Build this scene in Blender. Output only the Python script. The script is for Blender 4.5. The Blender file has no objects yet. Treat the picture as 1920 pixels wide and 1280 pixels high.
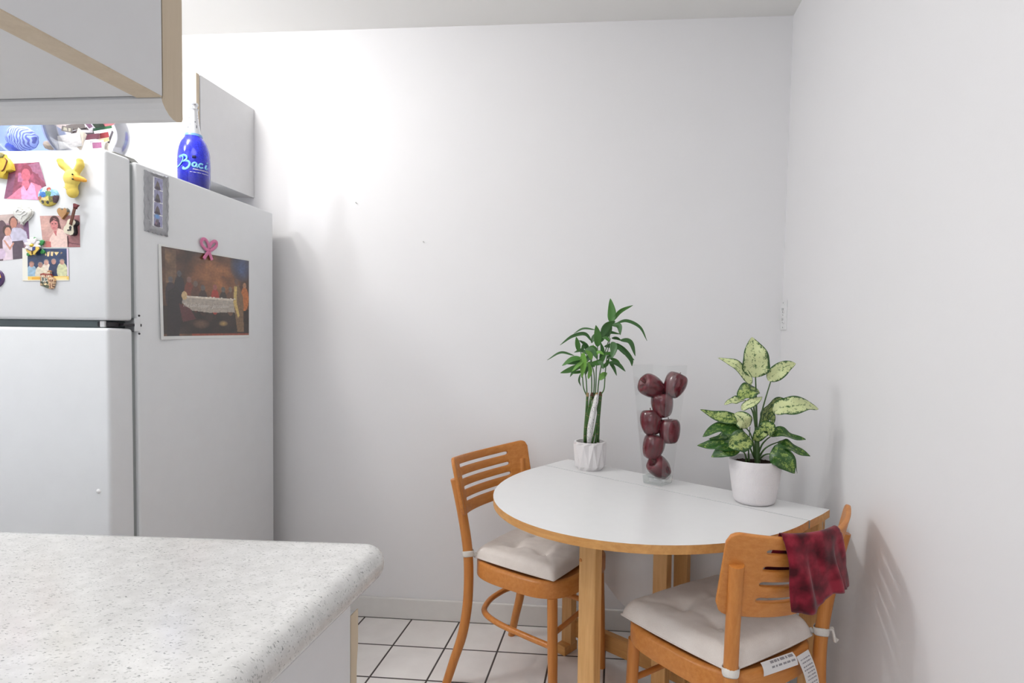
import bpy, bmesh, math, random
from mathutils import Vector, Matrix, noise
random.seed(7)
sc = bpy.context.scene
COL = sc.collection
PI = math.pi

# ------------------------------------------------------------------ camera model (measured from the photograph)
F, CX, CY, YAW, PITCH, ROLL, CAMH = 1070.391, 1065.522, 676.794, 0.0826, 0.0352, -0.0146, 1.19
_f = Vector((-math.sin(YAW)*math.cos(PITCH), math.cos(YAW)*math.cos(PITCH), -math.sin(PITCH)))
_r = Vector((math.cos(YAW), math.sin(YAW), 0)); _d = _f.cross(_r)
_c, _s = math.cos(ROLL), math.sin(ROLL)
CR, CD, CF = _c*_r + _s*_d, -_s*_r + _c*_d, _f
CAM = Vector((0, 0, CAMH))
def ray(px, py):
    return CR*((px-CX)/F) + CD*((py-CY)/F) + CF
def on_x(px, py, x):
    d = ray(px, py); return CAM + d*(x/d.x)
def on_y(px, py, y):
    d = ray(px, py); return CAM + d*(y/d.y)
def on_z(px, py, z):
    d = ray(px, py); return CAM + d*((z-CAMH)/d.z)

cd = bpy.data.cameras.new('camera'); cam = bpy.data.objects.new('camera', cd); COL.objects.link(cam)
cd.sensor_fit = 'HORIZONTAL'; cd.sensor_width = 36; cd.lens = F/1920*36
cd.shift_x = (960-CX)/1920; cd.shift_y = (CY-640)/1920; cd.clip_start = .02
M = Matrix((CR, -CD, -CF)).transposed().to_4x4(); M.translation = CAM
cam.matrix_world = M
sc.camera = cam

# ------------------------------------------------------------------ materials
def lin(c):
    def g(v):
        v /= 255.
        return v/12.92 if v <= .04045 else ((v+.055)/1.055)**2.4
    return (g(c[0]), g(c[1]), g(c[2]), 1)
MATS = {}
class NT:
    def __init__(s, name):
        m = bpy.data.materials.new(name); m.use_nodes = True
        s.m, s.t = m, m.node_tree; s.b = s.t.nodes['Principled BSDF']
    def n(s, typ, **k):
        x = s.t.nodes.new(typ)
        for a, v in k.items(): setattr(x, a, v)
        return x
    def l(s, a, b): s.t.links.new(a, b)
    def ramp(s, fac, stops):
        r = s.n('ShaderNodeValToRGB'); e = r.color_ramp.elements
        while len(e) < len(stops): e.new(.5)
        for i, (p, c) in enumerate(stops): e[i].position = p; e[i].color = c
        s.l(fac, r.inputs[0]); return r.outputs[0]
    def coord(s, kind='Object', scale=(1, 1, 1)):
        tc = s.n('ShaderNodeTexCoord'); mp = s.n('ShaderNodeMapping'); mp.inputs['Scale'].default_value = scale
        s.l(tc.outputs[kind], mp.inputs[0]); return mp.outputs[0]
    def noise(s, vec, scale, detail=4, rough=.5):
        x = s.n('ShaderNodeTexNoise'); x.inputs['Scale'].default_value = scale; x.inputs['Detail'].default_value = detail
        x.inputs['Roughness'].default_value = rough
        s.l(vec, x.inputs['Vector']); return x.outputs['Fac']
    def bump(s, h, strength, dist):
        b = s.n('ShaderNodeBump'); b.inputs['Strength'].default_value = strength; b.inputs['Distance'].default_value = dist
        s.l(h, b.inputs['Height']); s.l(b.outputs[0], s.b.inputs['Normal'])
    def set(s, rough=.5, spec=.5, **k):
        s.b.inputs['Roughness'].default_value = rough; s.b.inputs['Specular IOR Level'].default_value = spec
        for a, v in k.items(): s.b.inputs[a].default_value = v
        return s
def plain(name, c, rough=.5, spec=.5, var=.06, scale=30, bump=0, bscale=200, **k):
    if name in MATS: return MATS[name]
    s = NT(name); s.set(rough, spec, **k)
    v = s.coord(); f = s.noise(v, scale)
    a = lin(c)
    s.l(s.ramp(f, [(.3, tuple(x*(1-var) for x in a[:3])+(1,)), (.7, a)]), s.b.inputs['Base Color'])
    if bump: s.bump(s.noise(v, bscale, 2), bump, .001)
    MATS[name] = s.m; return s.m
def wood(name, c1, c2, axis=2, rough=.35, sc_=1., coat=.2):
    s = NT(name); s.set(rough, .45, **{'Coat Weight': coat, 'Coat Roughness': .15})
    k = [60*sc_]*3; k[axis] = 4*sc_
    v = s.coord('Object', k); f = s.noise(v, 1.6, 6, .6)
    v2 = s.coord('Object', [x*5 if i != axis else x*2 for i, x in enumerate(k)]); f2 = s.noise(v2, 2., 3)
    mx = s.n('ShaderNodeMath', operation='MULTIPLY_ADD'); s.l(f2, mx.inputs[0]); mx.inputs[1].default_value = .35; s.l(f, mx.inputs[2])
    s.l(s.ramp(mx.outputs[0], [(.35, lin(c1)), (.95, lin(c2))]), s.b.inputs['Base Color'])
    s.bump(f2, .05, .0005)
    return s.m
def painted(name, rough=.35, spec=.4, coat=0.):
    """print: colours stored on the mesh, with a fine printed grain"""
    if name in MATS: return MATS[name]
    s = NT(name); s.set(rough, spec, **{'Coat Weight': coat, 'Coat Roughness': .1})
    a = s.n('ShaderNodeVertexColor', layer_name='print')
    f = s.noise(s.coord(), 900, 2)
    mx = s.n('ShaderNodeMix', data_type='RGBA', blend_type='MULTIPLY'); mx.inputs[0].default_value = .25
    s.l(a.outputs[0], mx.inputs[6]); s.l(s.ramp(f, [(.3, (.75, .75, .75, 1)), (.7, (1, 1, 1, 1))]), mx.inputs[7])
    s.l(mx.outputs[2], s.b.inputs['Base Color'])
    MATS[name] = s.m; return s.m

def wall_mat(name, c):
    s = NT(name); s.set(.55, .25)
    v = s.coord(); f = s.noise(v, 1.2, 3)
    a = lin(c)
    s.l(s.ramp(f, [(.3, tuple(x*.97 for x in a[:3])+(1,)), (.7, a)]), s.b.inputs['Base Color'])
    s.bump(s.noise(v, 160, 3), .06, .002)
    return s.m
M_WALL = wall_mat('painted_wall', (238, 237, 238))
M_CEIL = wall_mat('ceiling_paint', (246, 245, 242))
M_TRIM = plain('trim_paint', (232, 230, 227), .35, .4, .03)
def tile_mat():
    s = NT('floor_tile'); s.set(.25, .5)
    tc = s.n('ShaderNodeTexCoord'); sp = s.n('ShaderNodeSeparateXYZ'); s.l(tc.outputs['Object'], sp.inputs[0])
    def line(sock, off, pitch):
        a = s.n('ShaderNodeMath', operation='SUBTRACT'); s.l(sock, a.inputs[0]); a.inputs[1].default_value = off
        b = s.n('ShaderNodeMath', operation='DIVIDE'); s.l(a.outputs[0], b.inputs[0]); b.inputs[1].default_value = pitch
        c = s.n('ShaderNodeMath', operation='FRACT'); s.l(b.outputs[0], c.inputs[0])
        d = s.n('ShaderNodeMath', operation='SUBTRACT'); s.l(c.outputs[0], d.inputs[0]); d.inputs[1].default_value = .5
        e = s.n('ShaderNodeMath', operation='ABSOLUTE'); s.l(d.outputs[0], e.inputs[0])
        g = s.n('ShaderNodeMath', operation='MULTIPLY'); s.l(e.outputs[0], g.inputs[0]); g.inputs[1].default_value = pitch
        return g.outputs[0]      # pitch/2 on the line
    lx = line(sp.outputs[0], -.842, .2052); ly = line(sp.outputs[1], 2.3215, .2085)
    def edge(x, pitch):
        m = s.n('ShaderNodeMapRange'); m.inputs[1].default_value = pitch/2-.0042; m.inputs[2].default_value = pitch/2-.0026
        s.l(x, m.inputs[0]); return m.outputs[0]
    mx = s.n('ShaderNodeMath', operation='MAXIMUM'); s.l(edge(lx, .2052), mx.inputs[0]); s.l(edge(ly, .2085), mx.inputs[1])
    f = s.noise(tc.outputs['Object'], 9, 5)
    tile = s.ramp(f, [(.3, lin((232, 227, 224))), (.7, lin((242, 238, 235)))])
    mix = s.n('ShaderNodeMix', data_type='RGBA'); s.l(mx.outputs[0], mix.inputs[0]); s.l(tile, mix.inputs[6]); mix.inputs[7].default_value = lin((70, 62, 60))
    s.l(mix.outputs[2], s.b.inputs['Base Color'])
    inv = s.n('ShaderNodeMath', operation='SUBTRACT'); inv.inputs[0].default_value = 1; s.l(mx.outputs[0], inv.inputs[1])
    s.bump(inv.outputs[0], .5, .002)
    ro = s.n('ShaderNodeMapRange'); ro.inputs[3].default_value = .28; ro.inputs[4].default_value = .8; s.l(mx.outputs[0], ro.inputs[0]); s.l(ro.outputs[0], s.b.inputs['Roughness'])
    return s.m
M_TILE = tile_mat()
def counter_mat():
    s = NT('speckled_quartz'); s.set(.16, .5)
    v = s.coord()
    base = s.ramp(s.noise(v, 60, 4), [(.3, lin((208, 207, 205))), (.7, lin((222, 221, 219)))])
    def flecks(scale, th, seed):
        tx = s.n('ShaderNodeTexVoronoi', feature='F1'); tx.inputs['Scale'].default_value = scale
        mp = s.n('ShaderNodeMapping'); mp.inputs['Location'].default_value = (seed, seed*1.7, seed*.3); mp.inputs['Rotation'].default_value = (0, 0, .5+seed)
        mp.inputs['Scale'].default_value = (.8, 1.9, 1.2)
        nz = s.n('ShaderNodeTexNoise'); nz.inputs['Scale'].default_value = scale*1.6; s.l(v, nz.inputs['Vector'])
        ad = s.n('ShaderNodeMixRGB', blend_type='ADD'); ad.inputs[0].default_value = .9/scale; s.l(v, ad.inputs[1]); s.l(nz.outputs['Color'], ad.inputs[2])
        s.l(ad.outputs[0], mp.inputs[0]); s.l(mp.outputs[0], tx.inputs['Vector'])
        wn = s.n('ShaderNodeSeparateColor'); s.l(tx.outputs['Color'], wn.inputs[0])
        sz = s.n('ShaderNodeMath', operation='MULTIPLY'); s.l(wn.outputs[0], sz.inputs[0]); sz.inputs[1].default_value = th
        lt = s.n('ShaderNodeMath', operation='LESS_THAN'); s.l(tx.outputs['Distance'], lt.inputs[0]); s.l(sz.outputs[0], lt.inputs[1])
        gt = s.n('ShaderNodeMath', operation='GREATER_THAN'); s.l(wn.outputs[1], gt.inputs[0]); gt.inputs[1].default_value = .45
        o = s.n('ShaderNodeMath', operation='MULTIPLY'); s.l(lt.outputs[0], o.inputs[0]); s.l(gt.outputs[0], o.inputs[1])
        return o.outputs[0]
    col = base
    for scale, th, seed, c, amt in ((230, .42, 1.3, (140, 142, 140), .55), (330, .42, 4.1, (172, 172, 168), .6), (150, .24, 7.7, (104, 108, 106), .7), (260, .36, 9.2, (240, 240, 238), .35)):
        fl = flecks(scale, th, seed)
        k = s.n('ShaderNodeMath', operation='MULTIPLY'); s.l(fl, k.inputs[0]); k.inputs[1].default_value = amt
        mix = s.n('ShaderNodeMix', data_type='RGBA'); s.l(k.outputs[0], mix.inputs[0]); s.l(col, mix.inputs[6]); mix.inputs[7].default_value = lin(c); col = mix.outputs[2]
    s.l(col, s.b.inputs['Base Color']); return s.m
M_COUNTER = counter_mat()
M_MELAMINE = plain('white_melamine', (226, 226, 227), .4, .4, .02)
M_TAN = wood('tan_edge_band', (200, 182, 156), (216, 200, 176), 2, .5, 1, 0)
M_FRIDGE = plain('fridge_enamel', (228, 230, 232), .35, .4, .02, 20, .12, 700)
M_GASKET = plain('grey_gasket', (150, 156, 156), .6)
M_RAIL = plain('fridge_rail', (112, 124, 126), .5)
M_GREYP = plain('grey_plastic', (160, 161, 156), .5)
M_DARK = plain('dark_metal', (42, 40, 44), .4)
M_STEEL = plain('steel', (170, 172, 172), .3, Metallic=.9)
M_WPLAST = plain('white_plastic', (236, 236, 236), .35)
M_CHAIR = wood('honey_beech', (190, 112, 44), (214, 144, 72), 2, .42, 1., .12)
M_CHAIRX = wood('honey_beech_across', (190, 112, 44), (214, 144, 72), 0, .42, 1., .12)
M_BEECH = wood('pale_beech', (204, 148, 84), (232, 184, 122), 2, .5, 1., .05)
M_BEECHX = wood('pale_beech_along', (196, 136, 72), (224, 170, 104), 0, .5, 1., .05)
M_LAMINATE = plain('white_laminate', (232, 232, 232), .28, .5, .015)
def fabric(name, c1, c2, scale=900):
    s = NT(name); s.set(.9, .1, **{'Sheen Weight': .15})
    v = s.coord(); f = s.noise(v, scale, 2); g = s.noise(v, 14, 4)
    m = s.n('ShaderNodeMath', operation='MULTIPLY_ADD'); s.l(f, m.inputs[0]); m.inputs[1].default_value = .5
    mm = s.n('ShaderNodeMath', operation='MULTIPLY'); s.l(g, mm.inputs[0]); mm.inputs[1].default_value = .5; s.l(mm.outputs[0], m.inputs[2])
    s.l(s.ramp(m.outputs[0], [(.38, lin(c1)), (.6, lin(c2))]), s.b.inputs['Base Color'])
    s.bump(f, .25, .0006); return s.m
M_CUSHION = fabric('cream_cotton', (226, 216, 208), (240, 232, 225))
M_TIE = fabric('white_cotton_tape', (214, 208, 200), (232, 227, 220))
def red_mat():
    s = NT('mottled_red_cloth'); s.set(.85, .15, **{'Sheen Weight': .2})
    v = s.coord(); f = s.noise(v, 26, 3, .55); g = s.noise(v, 900, 2)
    vo = s.n('ShaderNodeTexVoronoi'); vo.inputs['Scale'].default_value = 24; s.l(v, vo.inputs['Vector'])
    m = s.n('ShaderNodeMath', operation='MULTIPLY_ADD'); s.l(vo.outputs['Distance'], m.inputs[0]); m.inputs[1].default_value = -.5; s.l(f, m.inputs[2])
    s.l(s.ramp(m.outputs[0], [(.06, lin((70, 10, 22))), (.26, lin((112, 18, 36))), (.46, lin((146, 36, 54)))]), s.b.inputs['Base Color'])
    s.bump(g, .2, .0006); return s.m
M_RED = red_mat()
def glass(name, c, refl=1.):
    """thin clear glass: see-through with a mirror sheen that grows towards grazing angles"""
    s = NT(name); t = s.n('ShaderNodeBsdfTransparent'); t.inputs[0].default_value = c
    g = s.n('ShaderNodeBsdfGlossy'); g.inputs['Roughness'].default_value = .02
    f = s.n('ShaderNodeFresnel'); f.inputs[0].default_value = 1.45
    k = s.n('ShaderNodeMath', operation='MULTIPLY'); s.l(f.outputs[0], k.inputs[0]); k.inputs[1].default_value = refl
    m = s.n('ShaderNodeMixShader'); s.l(k.outputs[0], m.inputs[0]); s.l(t.outputs[0], m.inputs[1]); s.l(g.outputs[0], m.inputs[2])
    s.l(m.outputs[0], s.t.nodes['Material Output'].inputs['Surface']); return s.m
def glass_block(name):
    s = NT(name); t = s.n('ShaderNodeBsdfTransparent'); t.inputs[0].default_value = (.93, .96, .95, 1)
    g = s.n('ShaderNodeBsdfGlass'); g.inputs['IOR'].default_value = 1.45
    m = s.n('ShaderNodeMixShader'); m.inputs[0].default_value = .45; s.l(t.outputs[0], m.inputs[1]); s.l(g.outputs[0], m.inputs[2])
    s.l(m.outputs[0], s.t.nodes['Material Output'].inputs['Surface']); return s.m
M_GLASS = glass('clear_glass', (.994, .997, .996, 1), .16)
M_GLASSBASE = glass_block('thick_clear_glass')
M_BOWLGLASS = glass('bowl_glass', (.955, .955, .975, 1), .7)
M_BLUEGLASS = glass('blue_glass', (.80, .86, .992, 1), .6)
def apple_mat():
    s = NT('red_apple_skin'); s.set(.2, .5, **{'Coat Weight': .5, 'Coat Roughness': .08})
    v = s.coord('Object', (60, 60, 9)); f = s.noise(v, 1.5, 4)
    d = s.noise(s.coord(), 420, 1)
    r = s.ramp(f, [(.3, lin((66, 14, 24))), (.7, lin((114, 32, 44)))])
    mix = s.n('ShaderNodeMix', data_type='RGBA'); s.l(s.ramp(d, [(.68, (0, 0, 0, 1)), (.74, (.5, .5, .5, 1))]), mix.inputs[0]); s.l(r, mix.inputs[6]); mix.inputs[7].default_value = lin((176, 110, 96))
    s.l(mix.outputs[2], s.b.inputs['Base Color']); return s.m
M_APPLE = apple_mat()
M_TWIG = plain('brown_twig', (82, 52, 34), .8)
M_SOIL = plain('dark_soil', (52, 38, 30), .95, .1, .5, 250, 1., 300)
M_POTW = plain('white_glazed_pot', (232, 228, 228), .35)
def weave_pot():
    s = NT('woven_texture_pot'); s.set(.5, .4)
    s.b.inputs['Base Color'].default_value = lin((234, 230, 231))
    tc = s.n('ShaderNodeTexCoord'); sp = s.n('ShaderNodeSeparateXYZ'); s.l(tc.outputs['UV'], sp.inputs[0])
    def wv(sock, k):
        a = s.n('ShaderNodeMath', operation='MULTIPLY'); s.l(sock, a.inputs[0]); a.inputs[1].default_value = k
        b = s.n('ShaderNodeMath', operation='SINE'); s.l(a.outputs[0], b.inputs[0]); return b.outputs[0]
    m = s.n('ShaderNodeMath', operation='MULTIPLY'); s.l(wv(sp.outputs[0], 2*PI*104), m.inputs[0]); s.l(wv(sp.outputs[1], 2*PI*56), m.inputs[1])
    s.bump(m.outputs[0], .4, .001); return s.m
M_POTWEAVE = weave_pot()
def leaf_mat(name, edge, pale, amt):
    """variegated leaf: UV u = across (0..1), v = along; green margin, rib and flecks over pale blotches"""
    s = NT(name); s.set(.33, .5)
    tc = s.n('ShaderNodeTexCoord'); sp = s.n('ShaderNodeSeparateXYZ'); s.l(tc.outputs['UV'], sp.inputs[0])
    def math_(op, a, b=None, c=None):
        m = s.n('ShaderNodeMath', operation=op)
        for i, v in enumerate((a, b, c)):
            if v is None: continue
            if isinstance(v, (int, float)): m.inputs[i].default_value = v
            else: s.l(v, m.inputs[i])
        return m.outputs[0]
    d = math_('ABSOLUTE', math_('SUBTRACT', sp.outputs[0], .5))          # 0 rib .. .5 margin
    blot = s.noise(s.coord('Object'), 95, 3, .65); fine = s.noise(s.coord('Object'), 330, 2, .6)
    marg = math_('POWER', math_('MULTIPLY', d, 2.), 6.)                  # grows at the margin
    rib = math_('POWER', math_('SUBTRACT', 1., math_('MULTIPLY', d, 2.)), 14.)
    v = math_('ADD', math_('MULTIPLY', blot, .75), math_('MULTIPLY', fine, .45))
    v = math_('SUBTRACT', v, math_('MULTIPLY', marg, .34)); v = math_('SUBTRACT', v, math_('MULTIPLY', rib, .16))
    c0 = .60-amt
    mid = tuple((a+b)/2*.92 for a, b in zip(edge, pale))
    s.l(s.ramp(v, [(c0-.07, lin(edge)), (c0-.01, lin(mid)), (c0+.055, lin(pale)), (.97, lin(pale))]), s.b.inputs['Base Color'])
    s.bump(d, .25, .004); return s.m
M_LEAFP = leaf_mat('pale_variegated_leaf', (50, 88, 38), (206, 214, 158), .125)
M_LEAFM = leaf_mat('mottled_leaf', (44, 82, 32), (164, 180, 104), .045)
M_LEAFD = leaf_mat('dark_mottled_leaf', (42, 84, 28), (128, 154, 72), -.035)
def bleaf(name, c1, c2):
    s = NT(name); s.set(.38, .5)
    tc = s.n('ShaderNodeTexCoord'); mp = s.n('ShaderNodeMapping'); mp.inputs['Scale'].default_value = (26, 1.5, 1); s.l(tc.outputs['UV'], mp.inputs[0])
    f = s.noise(mp.outputs[0], 1, 3)
    s.l(s.ramp(f, [(.3, lin(c1)), (.7, lin(c2))]), s.b.inputs['Base Color']); s.bump(f, .15, .001); return s.m
M_BLEAF = [bleaf('bamboo_leaf_mid', (58, 108, 42), (82, 136, 56)), bleaf('bamboo_leaf_dark', (44, 86, 38), (66, 112, 52)), bleaf('bamboo_leaf_bright', (94, 146, 56), (124, 174, 76))]
M_STALK = plain('bamboo_stalk_green', (66, 104, 44), .35, .5, .3, 120)
M_NODE = plain('bamboo_node_tan', (158, 134, 92), .6)
M_SHOOT = plain('green_shoot', (74, 112, 58), .5)
M_PSTEM = plain('plant_stem_green', (74, 104, 54), .45, .5, .25, 90)
M_PHOTO = painted('photo_print', .28, .5, .4)
M_ENAMEL = painted('painted_enamel', .25, .5, .5)
M_PAPER = plain('paper_white', (238, 235, 230), .7)

# ------------------------------------------------------------------ geometry helpers
def obj(name, bm, mats, parent=None, smooth=None, mod=None):
    me = bpy.data.meshes.new(name); bm.to_mesh(me); bm.free()
    if not isinstance(mats, (list, tuple)): mats = [mats]
    for m in mats: me.materials.append(m)
    if smooth is not None:
        for p in me.polygons: p.use_smooth = True
        if smooth < 179:
            me.set_sharp_from_angle(angle=math.radians(smooth))
    o = bpy.data.objects.new(name, me); COL.objects.link(o)
    if parent is not None: o.parent = parent
    return o
def tag(o, label, cat, group=None, kind=None):
    o['label'] = label; o['category'] = cat
    if group: o['group'] = group
    if kind: o['kind'] = kind
    return o
def thing(name, label, cat, loc=(0, 0, 0), rz=0, group=None):
    o = bpy.data.objects.new(name, None); COL.objects.link(o); o.location = loc; o.rotation_euler = (0, 0, rz); o.empty_display_size = .05
    return tag(o, label, cat, group)
def struct(name, bm, mat, label=None, smooth=None):
    o = obj(name, bm, mat, None, smooth); o['kind'] = 'structure'
    return tag(o, label, 'room') if label else o
def box(bm, x0, x1, y0, y1, z0, z1, bev=0, seg=2, mat=0, mtx=None):
    vs = [bm.verts.new((x, y, z)) for x in (x0, x1) for y in (y0, y1) for z in (z0, z1)]
    q = [(0, 1, 3, 2), (4, 6, 7, 5), (0, 4, 5, 1), (2, 3, 7, 6), (0, 2, 6, 4), (1, 5, 7, 3)]
    fs = [bm.faces.new([vs[i] for i in f]) for f in q]
    for f in fs: f.material_index = mat
    new = list(vs)
    if bev:
        es = list({e for f in fs for e in f.edges})
        r = bmesh.ops.bevel(bm, geom=es, offset=bev, segments=seg, affect='EDGES', profile=.5)
        new = list({v for v in vs if v.is_valid} | set(r['verts']))
        for f in r['faces']: f.material_index = mat
    if mtx is not None:
        for v in new: v.co = mtx @ v.co
    return new
def bmbox(*a, **k):
    bm = bmesh.new(); box(bm, *a, **k); return bm
def spline(pts, n=8):
    """Catmull-Rom through points"""
    P = [Vector(p) for p in pts]; out = []
    if len(P) == 2: return [P[0].lerp(P[1], i/n) for i in range(n+1)]
    for i in range(len(P)-1):
        p0 = P[i-1] if i else P[0]*2-P[1]; p1, p2 = P[i], P[i+1]; p3 = P[i+2] if i+2 < len(P) else P[i+1]*2-P[i]
        for k in range(n):
            t = k/n
            out.append(.5*((2*p1)+(p2-p0)*t+(2*p0-5*p1+4*p2-p3)*t*t+(3*p1-p0-3*p2+p3)*t**3))
    out.append(P[-1]); return out
def tube(bm, pts, rad, seg=10, cap=True, flat=None, mat=0, closed=False):
    pts = [Vector(p) for p in pts]; n = len(pts)
    rads = rad if isinstance(rad, list) else [rad]*n
    if len(rads) != n:
        src = [r if isinstance(r, tuple) else (r, r) for r in rads]; k = len(src)-1; rads = []
        for i in range(n):
            q = i/(n-1)*k; a = min(int(q), k-1); f = q-a
            rads.append(tuple(x*(1-f)+y*f for x, y in zip(src[a], src[a+1])))
    rings = []; up = None
    for i, p in enumerate(pts):
        t = (pts[(i+1) % n if closed else min(i+1, n-1)]-pts[i-1 if (i or closed) else 0]).normalized()
        if up is None:
            up = Vector((0, 0, 1)) if abs(t.z) < .9 else Vector((1, 0, 0))
            if flat is not None: up = Vector(flat)
        up = (up - t*up.dot(t)).normalized(); sd = t.cross(up)
        ra, rb = rads[i] if isinstance(rads[i], tuple) else (rads[i], rads[i])
        rings.append([bm.verts.new(p + sd*math.cos(a)*ra + up*math.sin(a)*rb) for a in [2*PI*j/seg for j in range(seg)]])
    for i in range(n if closed else n-1):
        A, B = rings[i], rings[(i+1) % n]
        for j in range(seg):
            f = bm.faces.new((A[j], A[(j+1) % seg], B[(j+1) % seg], B[j])); f.material_index = mat
    if cap and not closed:
        bm.faces.new(rings[0][::-1]).material_index = mat; bm.faces.new(rings[-1]).material_index = mat
    return rings
def lathe(bm, prof, seg=40, mtx=None, uv=None, shape=None, mat=0):
    rings = []
    for (r, z) in prof:
        if r < 1e-6: rings.append([bm.verts.new((0, 0, z))]); continue
        rg = []
        for j in range(seg):
            a = 2*PI*j/seg; k = shape(a, z, r) if shape else 1
            rg.append(bm.verts.new((r*k*math.cos(a), r*k*math.sin(a), z)))
        rings.append(rg)
    lay = bm.loops.layers.uv.verify() if uv else None
    N = len(prof)
    for i in range(N-1):
        A, B = rings[i], rings[i+1]
        for j in range(seg):
            k = (j+1) % seg
            if len(A) == 1 and len(B) == 1: continue
            if len(A) == 1: f = bm.faces.new((A[0], B[k], B[j])); u = [(j, i), (j+1, i+1), (j, i+1)]
            elif len(B) == 1: f = bm.faces.new((A[j], A[k], B[0])); u = [(j, i), (j+1, i), (j, i+1)]
            else: f = bm.faces.new((A[j], A[k], B[k], B[j])); u = [(j, i), (j+1, i), (j+1, i+1), (j, i+1)]
            f.material_index = mat
            if lay:
                for lp, (a, b) in zip(f.loops, u): lp[lay].uv = (a/seg, b/(N-1))
    if mtx is not None: bmesh.ops.transform(bm, matrix=mtx, verts=[v for r in rings for v in r])
    return rings
def prism(bm, poly, y0, y1, bev=0, seg=2, mat=0, tf=None):
    """polygon [(a,b)] extruded; tf(a,b,depth)->Vector"""
    tf = tf or (lambda a, b, d: Vector((a, d, b)))
    A = [bm.verts.new(tf(a, b, y0)) for a, b in poly]; B = [bm.verts.new(tf(a, b, y1)) for a, b in poly]
    n = len(poly)
    fa = bm.faces.new(A[::-1]); fb = bm.faces.new(B)
    fs = [fa, fb] + [bm.faces.new((A[i], A[(i+1) % n], B[(i+1) % n], B[i])) for i in range(n)]
    for f in fs: f.material_index = mat
    if bev:
        r = bmesh.ops.bevel(bm, geom=list(fb.edges), offset=bev, segments=seg, affect='EDGES', profile=.5)
        for f in r['faces']: f.material_index = mat
    bmesh.ops.recalc_face_normals(bm, faces=[f for f in bm.faces])
def rrect(x0, x1, y0, y1, r, n=5):
    out = []
    for cx, cy, a0 in ((x1-r, y1-r, 0), (x0+r, y1-r, PI/2), (x0+r, y0+r, PI), (x1-r, y0+r, 1.5*PI)):
        out += [(cx+r*math.cos(a0+PI/2*k/n), cy+r*math.sin(a0+PI/2*k/n)) for k in range(n+1)]
    return out
def circ(cx, cy, rx, ry=None, n=20, a0=0):
    ry = ry or rx
    return [(cx+rx*math.cos(a0+2*PI*k/n), cy+ry*math.sin(a0+2*PI*k/n)) for k in range(n)]
def inpoly(x, y, P):
    c = False; j = len(P)-1
    for i in range(len(P)):
        if (P[i][1] > y) != (P[j][1] > y) and x < (P[j][0]-P[i][0])*(y-P[i][1])/(P[j][1]-P[i][1])+P[i][0]: c = not c
        j = i
    return c
def paint_at(ops, x, y):
    """ops painted in order on a unit picture (x right, y down)"""
    c = (255, 255, 255)
    for op in ops:
        k = op[0]
        if k == 'bg': c = op[1]
        elif k == 'grad':      # printed tone from left/top colour to right/bottom colour
            t = x if op[3] == 'x' else y; c = tuple(a+(b-a)*t for a, b in zip(op[1], op[2]))
        elif k == 'e':
            _, cx, cy, rx, ry, col = op[:6]
            d = ((x-cx)/rx)**2+((y-cy)/ry)**2
            if d < 1: c = col
        elif k == 'g':         # soft blob
            _, cx, cy, rx, ry, col = op[:6]
            d = ((x-cx)/rx)**2+((y-cy)/ry)**2
            if d < 1: t = (1-d)**.8; c = tuple(a+(b-a)*t for a, b in zip(c, col))
        elif k == 'p':
            if inpoly(x, y, op[1]): c = op[2]
        elif k == 'r':
            if op[1] <= x <= op[3] and op[2] <= y <= op[4]: c = op[5]
        elif k == 'n':         # mottling
            t = 1+op[2]*noise.noise(Vector((x*op[1], y*op[1], op[3] if len(op) > 3 else 0)))
            c = tuple(max(0, min(255, v*t)) for v in c)
    return c
def print_panel(name, quad, normal, ops, nx=60, ny=60, thick=.0006, bend=None, mat=None, parent=None, front_off=0.):
    """a flat print of real thickness; quad = 4 world corners TL,TR,BR,BL"""
    bm = bmesh.new(); lay = bm.loops.layers.float_color.new('print')
    TL, TR, BR, BL = [Vector(q) for q in quad]; N = Vector(normal)
    fr, bk = [], []
    for j in range(ny+1):
        for i in range(nx+1):
            u, v = i/nx, j/ny
            p = (TL*(1-u)+TR*u)*(1-v)+(BL*(1-u)+BR*u)*v
            b = bend(u, v) if bend else 0
            fr.append(bm.verts.new(p+N*(front_off+thick+b))); bk.append(bm.verts.new(p+N*(front_off+b)))
    W = nx+1
    for j in range(ny):
        for i in range(nx):
            a = [j*W+i, (j+1)*W+i, (j+1)*W+i+1, j*W+i+1]
            f = bm.faces.new([fr[k] for k in a]); col = lin(paint_at(ops, (i+.5)/nx, (j+.5)/ny))
            for lp in f.loops: lp[lay] = col
            g = bm.faces.new([bk[k] for k in a[::-1]])
            for lp in g.loops: lp[lay] = (.8, .8, .78, 1)
    rim = [i for i in range(W)]+[(j*W+nx) for j in range(1, ny+1)]+[ny*W+i for i in range(nx-1, -1, -1)]+[j*W for j in range(ny-1, 0, -1)]
    for a, b in zip(rim, rim[1:]+rim[:1]):
        f = bm.faces.new((fr[a], fr[b], bk[b], bk[a]))
        for lp in f.loops: lp[lay] = (.8, .8, .78, 1)
    bmesh.ops.recalc_face_normals(bm, faces=bm.faces[:])
    return obj(name, bm, mat or M_PHOTO, parent)
def colour_faces(bm, fn):
    lay = bm.loops.layers.float_color.get('print') or bm.loops.layers.float_color.new('print')
    for f in bm.faces:
        c = lin(fn(f.calc_center_median()))
        for lp in f.loops: lp[lay] = c

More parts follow.
